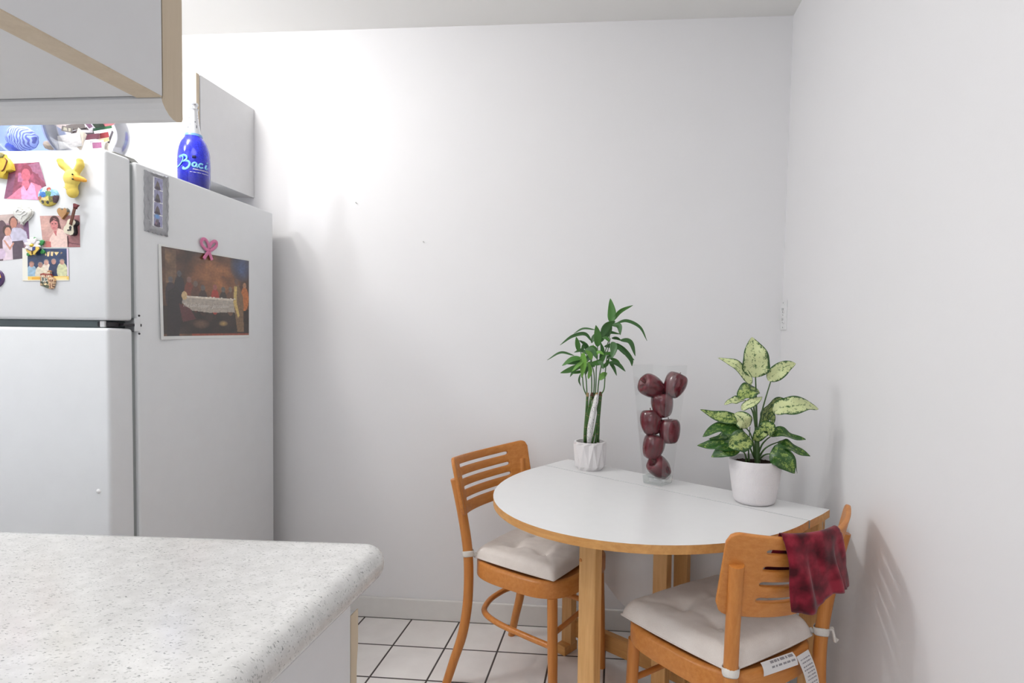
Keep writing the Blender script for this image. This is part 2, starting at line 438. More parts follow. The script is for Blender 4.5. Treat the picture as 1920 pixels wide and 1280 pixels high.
# ------------------------------------------------------------------ room
WY, CZ = 2.332, 2.468
XL, YB = -2.95, -2.2
def wx(z): return .6395+.0112*z      # the right wall leans a touch
struct('floor', bmbox(XL, .75, YB, WY+.1, -.05, 0), M_TILE)
struct('ceiling', bmbox(XL-.1, .8, YB-.1, WY+.1, CZ, CZ+.08), M_CEIL)
struct('wall_back', bmbox(XL-.1, .8, WY, WY+.1, -.05, CZ+.05), M_WALL)
bm = bmesh.new(); prism(bm, [(wx(-.05), -.05), (wx(CZ+.05), CZ+.05), (wx(CZ)+.12, CZ+.05), (wx(CZ)+.12, -.05)], YB, WY)
struct('wall_right', bm, M_WALL)
struct('wall_left', bmbox(XL-.1, XL, YB, WY, -.05, CZ+.05), M_WALL)
bm = bmesh.new()                     # rear wall with an assumed, unseen window opening that daylight comes through
for a in ((XL, -1.95, -.05, CZ), (-.35, .68, -.05, CZ), (-1.95, -.35, -.05, .85), (-1.95, -.35, 2.2, CZ)):
    box(bm, a[0], a[1], YB-.1, YB, a[2], a[3])
struct('wall_rear', bm, M_WALL)
bm = bmesh.new(); box(bm, -2.95, wx(0)-.012, WY-.013, WY, 0, .088, .004, 2)
struct('baseboard_back', bm, M_TRIM)
bm = bmesh.new(); box(bm, wx(0)-.008, wx(0)+.004, YB, WY-.013, 0, .088, .003, 2)
struct('baseboard_right', bm, M_TRIM)

# ------------------------------------------------------------------ refrigerator
FX, FY0, FY1, FB, FT = -1.400, 1.469, 1.552, 2.235, 1.692
FL = FX-.72
fr = thing('refrigerator', 'white two door refrigerator standing against the back wall', 'refrigerator', ((FX+FL)/2, 1.85, 0))
off = -Vector(fr.location)
def loc_bm(bm, o): bmesh.ops.translate(bm, vec=o, verts=bm.verts[:]); return bm
obj('body', loc_bm(bmbox(FL, FX, FY1+.016, FB, .03, FT, .006, 3), off), M_FRIDGE, fr, 40)
fz = obj('freezer_door', loc_bm(bmbox(FL, FX, FY0, FY1, 1.229, FT+.004, .009, 4), off), M_FRIDGE, fr, 40)
fd = obj('refrigerator_door', loc_bm(bmbox(FL, FX, FY0, FY1, .08, 1.2075, .009, 4), off), M_FRIDGE, fr, 40)
obj('gasket', loc_bm(bmbox(FL+.012, FX-.010, FY1-.001, FY1+.017, 1.236, FT-.008, .002, 1), off), M_GASKET, fz)
obj('gasket', loc_bm(bmbox(FL+.012, FX-.010, FY1-.001, FY1+.017, .09, 1.2, .002, 1), off), M_GASKET, fd)
obj('centre_rail', loc_bm(bmbox(FL+.03, FX-.04, FY0+.03, FY1+.017, 1.2085, 1.2285, .001, 1), off), M_RAIL, fr)
bm = bmesh.new(); lathe(bm, [(0, .004), (.004, .0035), (.006, .0015), (.0065, 0)], 16, Matrix.Translation(Vector((-1.434, FY0, .751))+off) @ Matrix.Rotation(PI/2, 4, 'X'))
obj('screw_cap', bm, M_WPLAST, fd, 60)
hb = bmesh.new()
box(hb, FX-.05, FX-.012, FY0+.018, FY0+.05, 1.211, 1.225, .002, 1)
box(hb, FX-.02, FX+.0015, FY0+.05, FY1+.03, 1.214, 1.222, .001, 1)
loc_bm(hb, off); hg = obj('middle_hinge', hb, M_DARK, fr)
obj('hinge_bracket', loc_bm(bmbox(FX-.001, FX+.0025, FY1+.004, FY1+.024, 1.200, 1.238, .0015, 2), off), M_FRIDGE, hg)
obj('hinge_pin', loc_bm(bmbox(FX-.036, FX-.022, FY0+.012, FY0+.02, 1.2095, 1.2275, .002, 2), off), M_WPLAST, hg)
for z in (1.193, 1.246):
    bm = bmesh.new(); lathe(bm, [(0, .002), (.0028, .0018), (.0032, 0)], 12, Matrix.Translation(Vector((FX, FY1+.021, z))+off) @ Matrix.Rotation(PI/2, 4, 'Y'))
    obj('screw', bm, M_DARK, hg)
bm = bmesh.new()
prism(bm, [(FY0+.03, FT+.004), (FY0+.045, FT+.013), (FY1+.03, FT+.013), (FY1+.055, FT+.001), (FY1+.02, FT)], FX-.075, FX-.016, .002, 2, 0, lambda a, b, d: Vector((d, a, b)))
obj('top_hinge_cover', loc_bm(bm, off), M_GREYP, fr)
obj('base_grille', loc_bm(bmbox(FL+.01, FX-.01, FY1-.02, FY1+.02, 0, .075), off), M_GREYP, fr)

# ------------------------------------------------------------------ kitchen cabinets and worktop
def local(o): return -Vector(o.location)
cb = thing('wall_cabinet', 'white wall cabinet hung above the refrigerator on the back wall', 'cabinet', (-2.1, WY, 1.775))
o_ = local(cb); CX1 = -1.543
obj('side_panel', loc_bm(bmbox(CX1-.018, CX1, 2.018, WY-.001, 1.778, 2.150, .0006, 1), o_), M_MELAMINE, cb)
bm = bmesh.new(); box(bm, -2.7, CX1-.018, 2.02, WY-.001, 1.780, 2.150); obj('carcass', loc_bm(bm, o_), M_MELAMINE, cb)
for i, (a, b) in enumerate(((-2.12, CX1-.001), (-2.7, -2.124))):
    d = obj('door', loc_bm(bmbox(a, b, 1.996, 2.014, 1.765, 2.150, .0015, 2), o_), M_MELAMINE, cb)
    obj('edge_band', loc_bm(bmbox(b-.0005, b+.0008, 1.9975, 2.0125, 1.767, 2.148), o_), M_TAN, d)

uc = thing('wall_cabinet', 'near white wall cabinet with tan edges over the speckled worktop', 'cabinet', (-1.0, .09, 1.37))
o_ = local(uc); UX = -.345; UY = .412
sp_ = obj('side_panel', loc_bm(bmbox(UX-.019, UX, .09, UY-.001, 1.3705, CZ-.002), o_), M_MELAMINE, uc)
obj('edge_band', loc_bm(bmbox(UX-.0205, UX-.0002, .09, UY-.001, 1.3695, 1.3706), o_), M_TAN, sp_)
bm = bmesh.new()
box(bm, -1.9, UX-.019, .09, UY-.002, 1.3705, 1.388); box(bm, -1.9, -1.882, .09, UY-.002, 1.388, CZ-.002); box(bm, -1.9, UX-.019, .09, .1, 1.388, CZ-.002)
obj('carcass', loc_bm(bm, o_), M_MELAMINE, uc)
# door with a moulded lip along its lower edge
def lip(x0, x1):
    bm = bmesh.new()
    P = [(UY, 1.3712), (UY-.0005, 1.3688), (UY+.0005, 1.3660), (UY+.003, 1.3625), (UY+.0065, 1.3592), (UY+.0105, 1.3572), (UY+.0145, 1.3568), (UY+.0185, 1.3582), (UY+.0195, 1.3605), (UY+.0195, CZ-.002), (UY, CZ-.002)]
    prism(bm, P, x0, x1, 0, 2, 0, lambda a, b, d: Vector((d, a, b))); return bm
P_end = None
for (a, b) in ((-1.12, UX-.0008), (-1.9, -1.123)):
    d = obj('door', loc_bm(lip(a, b), o_), M_MELAMINE, uc)
    obj('edge_band', loc_bm(lip(b, b+.0009), o_), M_TAN, d)

bc = thing('base_cabinet', 'white base cabinet with tan door edge under the speckled worktop', 'cabinet', (-1.0, .1, 0))
o_ = local(bc); BX = -.331
obj('end_panel', loc_bm(bmbox(BX-.018, BX, .1, .690, 0, .868), o_), M_MELAMINE, bc)
obj('carcass', loc_bm(bmbox(-2.0, BX-.018, .1, .688, .1, .868), o_), M_MELAMINE, bc)
for (a, b) in ((-1.12, BX-.001), (-2.0, -1.123)):
    d = obj('door', loc_bm(bmbox(a, b, .692, .710, .1, .835, .002, 2), o_), M_MELAMINE, bc)
    bm = bmesh.new(); prism(bm, [(.692, .12), (.707, .12), (.7085, .76), (.7125, .79), (.7125, .835), (.692, .835)], b-.0005, b+.001, 0, 2, 0, lambda p, q, dd: Vector((dd, p, q)))
    obj('edge_band', loc_bm(bm, o_), M_TAN, d)

ct = bmesh.new()
out = []                              # outline, counter-clockwise, far edge slightly out of square
R_ = .034
cx_, cy_ = -.3045-R_, .7605-R_
out += [(-2.05, .05), (-.3045, .05)]
out += [(cx_+R_*math.cos(a), cy_+R_*math.sin(a)) for a in [PI/2*k/10 for k in range(11)]]
out += [(-2.05, .7605-.06)]
def inset(poly, d):
    n = len(poly); res = []
    for i in range(n):
        p0, p1, p2 = Vector(poly[i-1]), Vector(poly[i]), Vector(poly[(i+1) % n])
        e1, e2 = (p1-p0).normalized(), (p2-p1).normalized()
        n1, n2 = Vector((-e1.y, e1.x)), Vector((-e2.y, e2.x))
        b = n1+n2; b = b/(b.dot(n1)) if b.length > 1e-6 else n1
        res.append(tuple(p1+b*d))
    return res
levels = [(.030, .868), (.012, .8685), (.005, .872), (.0012, .879), (0, .887), (.0008, .894), (.0035, .9008), (.008, .9058), (.014, .9090), (.022, .9100)]
rings = [[ct.verts.new((x, y, z)) for x, y in inset(out, d)] for d, z in levels]
for A, B in zip(rings, rings[1:]):
    for i in range(len(A)): ct.faces.new((A[i], A[(i+1) % len(A)], B[(i+1) % len(A)], B[i]))
ct.faces.new(rings[-1]); ct.faces.new(rings[0][::-1])
o = obj('worktop', ct, M_COUNTER, None, 40)
tag(o, 'white speckled stone worktop with rounded edge in the foreground', 'countertop')

# ------------------------------------------------------------------ things on the right: outlet, nails
ot = thing('outlet', 'white electrical outlet on the right wall beside the corner', 'outlet', (wx(1.3), 2.295, 1.303))
bm = bmesh.new(); box(bm, -.006, .001, -.036, .036, -.0585, .0585, .0025, 2); obj('cover_plate', bm, M_WPLAST, ot)
for z in (.020, -.020):
    bm = bmesh.new(); prism(bm, rrect(-.017, .017, z-.0145, z+.0145, .010), .0058, .0075, .0006, 1, 0, lambda a, b, d: Vector((-d, a, b)))
    s_ = obj('socket', bm, M_WPLAST, ot)
    for (y0, z0, w, h) in ((-.0065, z+.003, .0015, .0045), (.0065, z+.003, .0015, .0055), (0, z-.008, .0025, .0025)):
        obj('slot', bmbox(-.0079, -.0074, y0-w, y0+w, z0-h, z0+h), M_DARK, s_)
for z in (.048, 0, -.048):
    bm = bmesh.new(); lathe(bm, [(0, .0012), (.0025, .001), (.003, 0)], 10, Matrix.Translation((-.006, 0, z)) @ Matrix.Rotation(-PI/2, 4, 'Y')); obj('screw', bm, M_STEEL, ot)
for px, py, lb in ((669, 382, 'tiny nail left in the white back wall, nearer the refrigerator'), (795, 455, 'tiny nail left in the white back wall, farther from the refrigerator')):
    p = on_y(px, py, WY); bm = bmesh.new(); tube(bm, [(0, .004, 0), (0, -.008, .003)], .0012, 8)
    tube(bm, [(0, -.008, .003), (0, -.0088, .0033)], .0024, 8)
    o = obj('nail', bm, M_GREYP); o.location = p; tag(o, lb, 'nail', 'nails in the back wall')
#PART2
# ------------------------------------------------------------------ drop leaf table
TT = .73
TO = Vector((.2135, 1.920)); TA = math.radians(-35.9)
tb = thing('drop_leaf_table', 'white topped drop leaf dining table with beech edges in the corner', 'table', (TO.x, TO.y, 0), TA)
# local frame: x along the fixed strip (left to right), y away from the camera
SV = -.142
def leafshape(n=44):
    pts = []
    for k in range(n+1):
        a = PI*k/n
        pts.append((.472*math.cos(a)*(1-.0*abs(math.cos(a))), .525*math.sin(a)**.97))
    return pts
def slab_top(bm, poly, z0, z1):
    A = [bm.verts.new((x, y, z0)) for x, y in poly]; B = [bm.verts.new((x, y, z1)) for x, y in poly]
    n = len(poly); ft = bm.faces.new(B); fb = bm.faces.new(A[::-1])
    sd = [bm.faces.new((A[i], A[(i+1) % n], B[(i+1) % n], B[i])) for i in range(n)]
    for f in sd:
        m = f.calc_center_median(); f.material_index = 2 if abs(m.y-SV) < .003 and abs(m.x) < .1 else 1
    r = bmesh.ops.bevel(bm, geom=list(ft.edges), offset=.0004, segments=1, affect='EDGES')
    bmesh.ops.recalc_face_normals(bm, faces=bm.faces[:])
strip = [(.474, SV+.0015), (.481, -.06), (.4825, 0), (-.4825, 0), (-.481, -.06), (-.474, SV+.0015)][::-1]
bm = bmesh.new(); slab_top(bm, strip, TT-.022, TT); obj('tabletop', bm, [M_LAMINATE, M_BEECHX, M_GASKET], tb)
bm = bmesh.new(); slab_top(bm, [(x, SV-.0015-y) for x, y in leafshape()], TT-.022, TT); obj('raised_leaf', bm, [M_LAMINATE, M_BEECHX, M_GASKET], tb)
bm = bmesh.new(); slab_top(bm, [(x*.985, -y) for x, y in leafshape()], 0, .02)
bmesh.ops.transform(bm, matrix=Matrix.Translation((0, .004, TT-.026)) @ Matrix(((1, 0, 0, 0), (0, 0, 1, 0), (0, 1, 0, 0), (0, 0, 0, 1))), verts=bm.verts[:])
bmesh.ops.recalc_face_normals(bm, faces=bm.faces[:])
obj('hanging_leaf', bm, [M_LAMINATE, M_BEECHX, M_GASKET], tb)
def bar(x0, x1, y0, y1, z0, z1, nm, m, parent=tb): return obj(nm, bmbox(x0, x1, y0, y1, z0, z1, .003, 2), m, parent)
bar(-.468, -.420, -.042, -.010, .03, TT-.0225, 'leg', M_BEECH); bar(.420, .468, -.042, -.010, .03, TT-.0225, 'leg', M_BEECH)
bar(-.467, -.421, -.075, -.0, 0, .035, 'foot', M_BEECHX); bar(.421, .467, -.075, -.0, 0, .035, 'foot', M_BEECHX)
bar(-.43, .43, -.016, .010, .052, .117, 'stretcher', M_BEECHX)
bar(-.425, .425, -.038, -.014, TT-.085, TT-.0235, 'top_rail', M_BEECHX)
bar(.026, .075, -.060, -.035, .09, TT-.0225, 'centre_post', M_BEECH)
gl = bar(-.012, .0435, -.50, -.468, 0, TT-.0225, 'gate_leg', M_BEECH)
bar(-.010, .0425, -.128, -.098, .06, TT-.0235, 'hinge_post', M_BEECH)
bm = bmesh.new(); prism(bm, [(-.469, TT-.024), (-.127, TT-.024), (-.127, TT-.085), (-.43, TT-.085), (-.455, TT-.074), (-.468, TT-.058)], .017, .041, .002, 1, 0, lambda a, b, d: Vector((d, a, b)))
obj('gate_rail', bm, M_BEECHX, tb)
obj('gate_rail', bmbox(.018, .038, -.469, -.127, .06, .105, .003, 2), M_BEECHX, tb)
bm = bmesh.new(); lathe(bm, [(0, .002), (.004, .0018), (.005, 0)], 14, Matrix.Translation((-.006, -.5, .60)) @ Matrix.Rotation(PI/2, 4, 'X')); obj('screw_plug', bm, M_CHAIR, gl)
for x in (-.36, .36):
    obj('leaf_hinge', bmbox(x-.025, x+.025, -.004, .003, TT-.045, TT-.0235, .001, 1), M_STEEL, tb)

# ------------------------------------------------------------------ chairs
HS = .443
def back_surface(s, t):
    """s -1..1 across, t 0 (top)..1 (bottom): centre surface of the curved backrest"""
    k = .085*(1-.12*t)*(1-s*s)                 # bent plywood, raked: its hollow goes back and down
    return Vector((.2225*s*(1-.045*t), -.030+.042*t-k*.966, .797-.193*t-k*.259))
def back_normal(s, t):
    e = 1e-3; a = back_surface(s+e, t)-back_surface(s-e, t); b = back_surface(s, t+e)-back_surface(s, t-e)
    n = a.cross(b).normalized(); return n if n.y < 0 else -n        # points to the rear
def make_backrest():
    bm = bmesh.new()
    S = [-1+2*i/64 for i in range(65)]
    # finer columns near ends of slots
    sl0, sl1 = -.66, .66; hh = .030
    ext = [sl0+hh*.9*(1-math.cos(k*PI/8))*.6 for k in range(5)]
    S = sorted(set([round(v, 4) for v in S+ext+[-v for v in ext]]))
    slots = [.177, .383, .577, .777]
    def cornr(s):
        d = max(0, abs(s)-(1-.115)); r = .115
        return .135*(1-math.sqrt(max(0, 1-(d/r)**2)))
    def h(s):
        d = min(s-sl0, sl1-s)
        if d <= 1e-6: return 0
        r = .05
        return hh*(1 if d > r else math.sqrt(max(0, 1-((r-d)/r)**2)))
    prev = None
    T = None
    for s in S:
        c = cornr(s); ts = [c, c+(.1)*(1-2*c)*1.0]
        lev = [c]
        for q in slots: lev += [q-h(s), q+h(s)]
        lev += [1-c]
        lev2 = []
        for a, b in zip(lev, lev[1:]): lev2 += [a, (a+b)/2]
        lev2.append(lev[-1])
        col = [bm.verts.new(back_surface(s, t)) for t in lev2]
        if prev:
            ms = (s+ps)/2
            for i in range(len(col)-1):
                k = i//2
                if k % 2 == 1 and sl0 < ms < sl1: continue     # inside a slot
                bm.faces.new((prev[i], prev[i+1], col[i+1], col[i]))
        prev, ps = col, s
    bmesh.ops.remove_doubles(bm, verts=bm.verts[:], dist=1e-5)
    bmesh.ops.delete(bm, geom=[v for v in bm.verts if not v.link_faces], context='VERTS')
    return bm
def seat_outline(n=64, grow=0):
    pts = []
    for k in range(n):
        a = 2*PI*k/n; c, s = math.cos(a), math.sin(a)
        ex = 2/3.4
        x = (abs(c)**ex)*(1 if c > 0 else -1); y = (abs(s)**ex)*(1 if s > 0 else -1)
        yy = .184+(.202+grow)*y
        w = .176+.026*min(1, max(0, (yy+.02)/.3))+grow
        pts.append((x*w, yy))
    return pts
def make_chair(label, loc, rz):
    ch = thing('dining_chair', label, 'chair', loc, rz, 'wooden dining chairs at the table')
    bm = bmesh.new(); lv = [(-.010, HS-.056), (0, HS-.053), (.0, HS-.008), (-.003, HS-.003), (-.010, HS), (-.016, HS), (-.019, HS-.0025), (-.05, HS-.004)]
    rr = []
    for g, z in lv: rr.append([bm.verts.new((x, y, z)) for x, y in seat_outline(72, g)])
    for A, B in zip(rr, rr[1:]):
        for i in range(72): bm.faces.new((A[i], A[(i+1) % 72], B[(i+1) % 72], B[i]))
    bm.faces.new(rr[-1]); bm.faces.new(rr[0][::-1])
    obj('seat', bm, M_CHAIRX, ch, 50)
    b = obj('backrest', make_backrest(), M_CHAIRX, ch, 180)
    so = b.modifiers.new('thick', 'SOLIDIFY'); so.thickness = .0115; so.offset = 0
    be = b.modifiers.new('soft', 'BEVEL'); be.width = .003; be.segments = 2; be.limit_method = 'ANGLE'; be.angle_limit = math.radians(50)
    for sx in (1, -1):
        P = spline([(sx*.197, -.073, 0), (sx*.186, -.047, .09), (sx*.176, -.020, .18), (sx*.170, -.004, .28), (sx*.168, .0, .38), (sx*.170, -.003, .47), (sx*.178, -.012, .56), (sx*.190, -.026, .66), (sx*.199, -.036, .722)], 5)
        bm = bmesh.new(); tube(bm, P, [.0145, .0165, .0165, .0165, .0165], 14); obj('back_leg', bm, M_CHAIR, ch, 40)
        P = [Vector((sx*.166, .330, HS-.054)).lerp(Vector((sx*.1745, .343, 0)), i/8) for i in range(9)]
        bm = bmesh.new(); tube(bm, P, [.0165, .0163, .016, .0145, .0125], 14); obj('front_leg', bm, M_CHAIR, ch, 40)
    # bent hoop: front leg to front leg round behind, touching the back legs
    P = spline([(.165, .326, .232), (.163, .22, .240), (.154, .11, .248), (.125, .035, .255), (.06, .004, .258), (0, -.002, .259), (-.06, .004, .258), (-.125, .035, .255), (-.154, .11, .248), (-.163, .22, .240), (-.165, .326, .232)], 5)
    bm = bmesh.new(); tube(bm, P, .0098, 10); obj('hoop_stretcher', bm, M_CHAIRX, ch, 60)
    bm = bmesh.new(); tube(bm, [(.168, .335, .275), (.0, .339, .275), (-.168, .335, .275)], .0085, 10); obj('front_stretcher', bm, M_CHAIRX, ch, 60)
    for sx in (1, -1):   # bolts holding the backrest
        s0 = sx*.87; t0 = .42; p = back_surface(s0, t0)-back_normal(s0, t0)*.006
        q = (-back_normal(s0, t0)).to_track_quat('Z', 'Y').to_matrix().to_4x4(); q.translation = p
        bm = bmesh.new(); lathe(bm, [(0, .0015), (.004, .0013), (.005, 0)], 12, q); obj('screw_plug', bm, M_CHAIR, ch)
    return ch
C1, A1 = (-.415, 2.0335, 0), -.4279-PI/2
C2, A2 = (.398, 1.3714, 0), 2.2339-PI/2
ch1 = make_chair('honey beech slatted chair against the back wall, left of the white table', C1, A1)
ch2 = make_chair('honey beech slatted chair in the near right corner with a red cloth over its back', C2, A2)

# seat pads
def pad_thick(u, v):
    e = min(1, (1-abs(u))*5.5)*1.0; g = min(1, (1-abs(v))*5.5)
    t = math.sqrt(max(0, 1-(1-e)**2))*math.sqrt(max(0, 1-(1-g)**2))
    return t
TUFTS = [(-.38, .34), (.38, .34), (-.38, -.34), (.38, -.34)]
def make_pad(name, label, loc, rz, seed, bulge=.036, ties=(), grow=0.):
    t = thing(name, label, 'cushion', (loc[0], loc[1], HS), rz, 'cream chair cushions')
    bm = bmesh.new(); n = 56; top, bot = [], []
    for j in range(n+1):
        for i in range(n+1):
            u, v = -1+2*i/n, -1+2*j/n
            # squircle the corners a little
            uu, vv = u*(1-.035*v*v*abs(u)), v*(1-.035*u*u*abs(v))
            w = .160+(.030+grow)*(vv+1)/2
            x = uu*w; y = .178+grow*.5+vv*(.172+grow*.5)
            th = pad_thick(u, v)
            hgt = .010+bulge*th
            for (a, b) in TUFTS:
                d2 = ((u-a)**2+(v-b)**2); hgt -= .017*math.exp(-d2/.022)
            for (a, b), (c, d) in ((TUFTS[0], TUFTS[1]), (TUFTS[2], TUFTS[3]), (TUFTS[0], TUFTS[2]), (TUFTS[1], TUFTS[3]), (TUFTS[0], (-1, 1)), (TUFTS[1], (1, 1)), (TUFTS[2], (-1, -1)), (TUFTS[3], (1, -1))):
                L = math.hypot(c-a, d-b); k = max(0, min(1, ((u-a)*(c-a)+(v-b)*(d-b))/L**2)); dd = math.hypot(u-a-k*(c-a), v-b-k*(d-b))
                hgt -= .0035*math.exp(-(dd/.05)**2)*(1-.6*k)
            hgt += .0022*noise.noise(Vector((u*3+seed, v*3, seed)))*th + .001*noise.noise(Vector((u*9, v*9+seed, 0)))*th
            top.append(bm.verts.new((x, y, hgt)))
            bot.append(bm.verts.new((x*.985, .178+grow*.5+vv*(.169+grow*.5), .0025+.0015*(1-th)+.004*(1-th))))
    W = n+1
    for j in range(n):
        for i in range(n):
            a, b, c, d = j*W+i, j*W+i+1, (j+1)*W+i+1, (j+1)*W+i
            bm.faces.new((top[a], top[b], top[c], top[d])); bm.faces.new((bot[d], bot[c], bot[b], bot[a]))
    rim = list(range(W))+[j*W+n for j in range(1, W)]+[n*W+i for i in range(n-1, -1, -1)]+[j*W for j in range(n-1, 0, -1)]
    for a, b in zip(rim, rim[1:]+rim[:1]): bm.faces.new((bot[a], bot[b], top[b], top[a]))
    pts = [top[k].co*.5+bot[k].co*.5 for k in rim]
    bmesh.ops.recalc_face_normals(bm, faces=bm.faces[:])
    obj('pad', bm, M_CUSHION, t, 60)
    bm = bmesh.new(); tube(bm, pts, .0028, 6, closed=True); obj('piping', bm, M_CUSHION, t, 180)
    for (a, b) in TUFTS:
        bm = bmesh.new(); lathe(bm, [(0, .0022), (.004, .0018), (.0065, 0)], 12, Matrix.Translation((a*.17, .178+b*.17, .010+bulge-.0185))); obj('tuft_button', bm, M_CUSHION, t, 60)
    for sx in (1, -1):   # tape tied round each back leg
        zc = .024; cx, cy = sx*.1695, -.002
        bm = bmesh.new()
        P = [(cx+.0182*math.cos(a), cy+.0182*math.sin(a), zc+.002*math.sin(a*2)) for a in [2*PI*k/24 for k in range(24)]]
        tube(bm, P, (.0012, .010), 8, closed=True, flat=(0, 0, 1))
        tp = obj('tie', bm, M_TIE, t, 180)
        bm = bmesh.new(); P = spline([(sx*.152, .024, .014), (sx*.160, .014, .02), (cx-sx*.010, cy+.0165, zc)], 5)
        tube(bm, P, (.0012, .008), 8, flat=(0, 0, 1)); obj('tape_end', bm, M_TIE, tp, 180)
        if sx in ties:
            bm = bmesh.new()
            tube(bm, spline([(cx+sx*.014, cy-.010, zc), (cx+sx*.021, cy-.016, zc+.006), (cx+sx*.023, cy-.018, zc-.006), (cx+sx*.024, cy-.022, zc-.018), (cx+sx*.026, cy-.030, zc-.022)], 5), (.0014, .0045), 6, flat=(0, 0, 1))
            tube(bm, spline([(cx+sx*.014, cy-.010, zc), (cx+sx*.018, cy-.018, zc+.003), (cx+sx*.017, cy-.024, zc-.012), (cx+sx*.019, cy-.026, zc-.026)], 5), (.0014, .0045), 6, flat=(0, 0, 1))
            obj('tape_end', bm, M_TIE, tp, 180)
    return t
pd1 = make_pad('seat_cushion', 'cream tufted cushion tied to the chair left of the table', C1, A1, 1.)
pd2 = make_pad('seat_cushion', 'cream tufted cushion tied to the chair with the red cloth', C2, A2, 5., .041, ties=(1,), grow=.012)
# sewn in care labels of the near cushion
def text_rows(n, seed, x0=.1, x1=.9, y0=.12, y1=.9, c=(150, 146, 150)):
    rnd = random.Random(seed); ops = [('bg', (232, 229, 228))]
    for k in range(n):
        y = y0+(y1-y0)*k/n; x = x0
        e = x1-rnd.random()*.25
        while x < e:
            w = .04+rnd.random()*.12; ops.append(('r', x, y, min(x+w, e), y+.4*(y1-y0)/n, c)); x += w+.03
    return ops
q = [Vector((x, y, z)) for x, y, z in ((.036, -.024, .004), (.088, -.020, .005), (.094, -.050, -.078), (.046, -.052, -.078))]
print_panel('care_label', [q[1], q[0], q[3], q[2]], (0, -.9, .4), text_rows(9, 3), 50, 60, .0005, lambda u, v: .006*math.sin(v*PI), M_PHOTO, pd2)
q = [Vector((x, y, z)) for x, y, z in ((.034, -.014, .012), (-.070, -.004, .012), (-.078, -.020, -.010), (.032, -.032, -.010))]
print_panel('care_label', q, (0, -.8, .6), text_rows(2, 8, .05, .8), 60, 20, .0005, lambda u, v: .004*math.sin(v*PI), M_PHOTO, pd2)

# red cloth hung over the near chair back: short flap in front, longer fall behind
cl = bmesh.new(); NS = 46; rows = []
def cloth_row(kind, q):
    row = []
    for i in range(NS+1):
        a = i/NS
        s0 = -.55+.76*a
        wr = .5+.5*noise.noise(Vector((a*4.5, q*1.3, 3 if kind == 'rear' else 7)))
        if kind == 'front':
            s1 = s0-.08*q+.03*q*a; t = (.58-.10*a)*q+.015; n = back_normal(s1, t)
            p = back_surface(s1, t)-n*(.0086+.004*q*wr)
        elif kind == 'arc':
            n = back_normal(s0, .0); p = back_surface(s0, .01)+n*(.0088*math.cos(q))+Vector((0, 0, .0075*math.sin(q)+.002))
        else:
            s1 = s0+q*(.11+.16*a)+.012*math.sin(q*5+a*3); p = back_surface(min(s1, .98), 0); n = back_normal(s1, .0); n = Vector((n.x, n.y, 0)).normalized()
            fall = (.150-.010*a+.010*math.sin(a*7+.6)*(q))*q
            fold = .011*math.sin(a*13-q*2.2+.8)*min(1, q*2)*(1-.35*a)+.005*math.sin(a*27+q*3)*q
            p = p+n*(.0092+.007*q*wr+max(-.003, fold))-Vector((0, 0, fall))
        row.append(p)
    return row
for k in range(12, 0, -1): rows.append(cloth_row('front', k/12))
for k in range(9): rows.append(cloth_row('arc', PI-PI*k/8))
for k in range(1, 25): rows.append(cloth_row('rear', k/24))
G = [[cl.verts.new(p) for p in r] for r in rows]
for A, B in zip(G, G[1:]):
    for i in range(NS): cl.faces.new((A[i], A[i+1], B[i+1], B[i]))
rc = obj('cloth', cl, M_RED, None, 180); rc.location = C2; rc.rotation_euler = (0, 0, A2)
m_ = rc.modifiers.new('thick', 'SOLIDIFY'); m_.thickness = .0016; m_.offset = 0
tag(rc, 'dark red mottled cloth draped over the back of the near chair', 'cloth')

# ------------------------------------------------------------------ plants and vase on the table
def leaf(name, mat, path, width, parent, nrm, o0, cup=.12, shape=.8, wav=0., seed=0, petiole=0):
    """leaf blade along a path (world points); nrm roughly the upper face; two-sided solid blade"""
    P = spline(path, 8); n = len(P); bm = bmesh.new(); lay = bm.loops.layers.uv.verify(); K = 6; rows = []
    for i, p in enumerate(P):
        t = i/(n-1)
        d = (P[min(i+1, n-1)]-P[max(i-1, 0)]).normalized()
        sd = d.cross(Vector(nrm)).normalized(); up = sd.cross(d).normalized()
        w = width*.5*(math.sin(PI*min(1, t**shape))**.75 if 0 < t < 1 else 0)
        w = max(w, .0006)
        rows.append([p + sd*w*(k/K*2-1) + up*(cup*w*((k/K*2-1)**2)+wav*w*math.sin(t*11+seed+(2 if k < K/2 else 0))*abs(k/K*2-1)) - Vector(o0) for k in range(K+1)])
    V = [[bm.verts.new(c) for c in r] for r in rows]
    for i in range(n-1):
        for k in range(K):
            f = bm.faces.new((V[i][k], V[i][k+1], V[i+1][k+1], V[i+1][k]))
            for lp, (a, b) in zip(f.loops, ((k, i), (k+1, i), (k+1, i+1), (k, i+1))): lp[lay].uv = (a/K, b/(n-1))
    o = obj(name, bm, mat, parent, 180)
    s = o.modifiers.new('thick', 'SOLIDIFY'); s.thickness = .0005; s.offset = 0
    return o
VIEW = Vector((0, -1, .25))
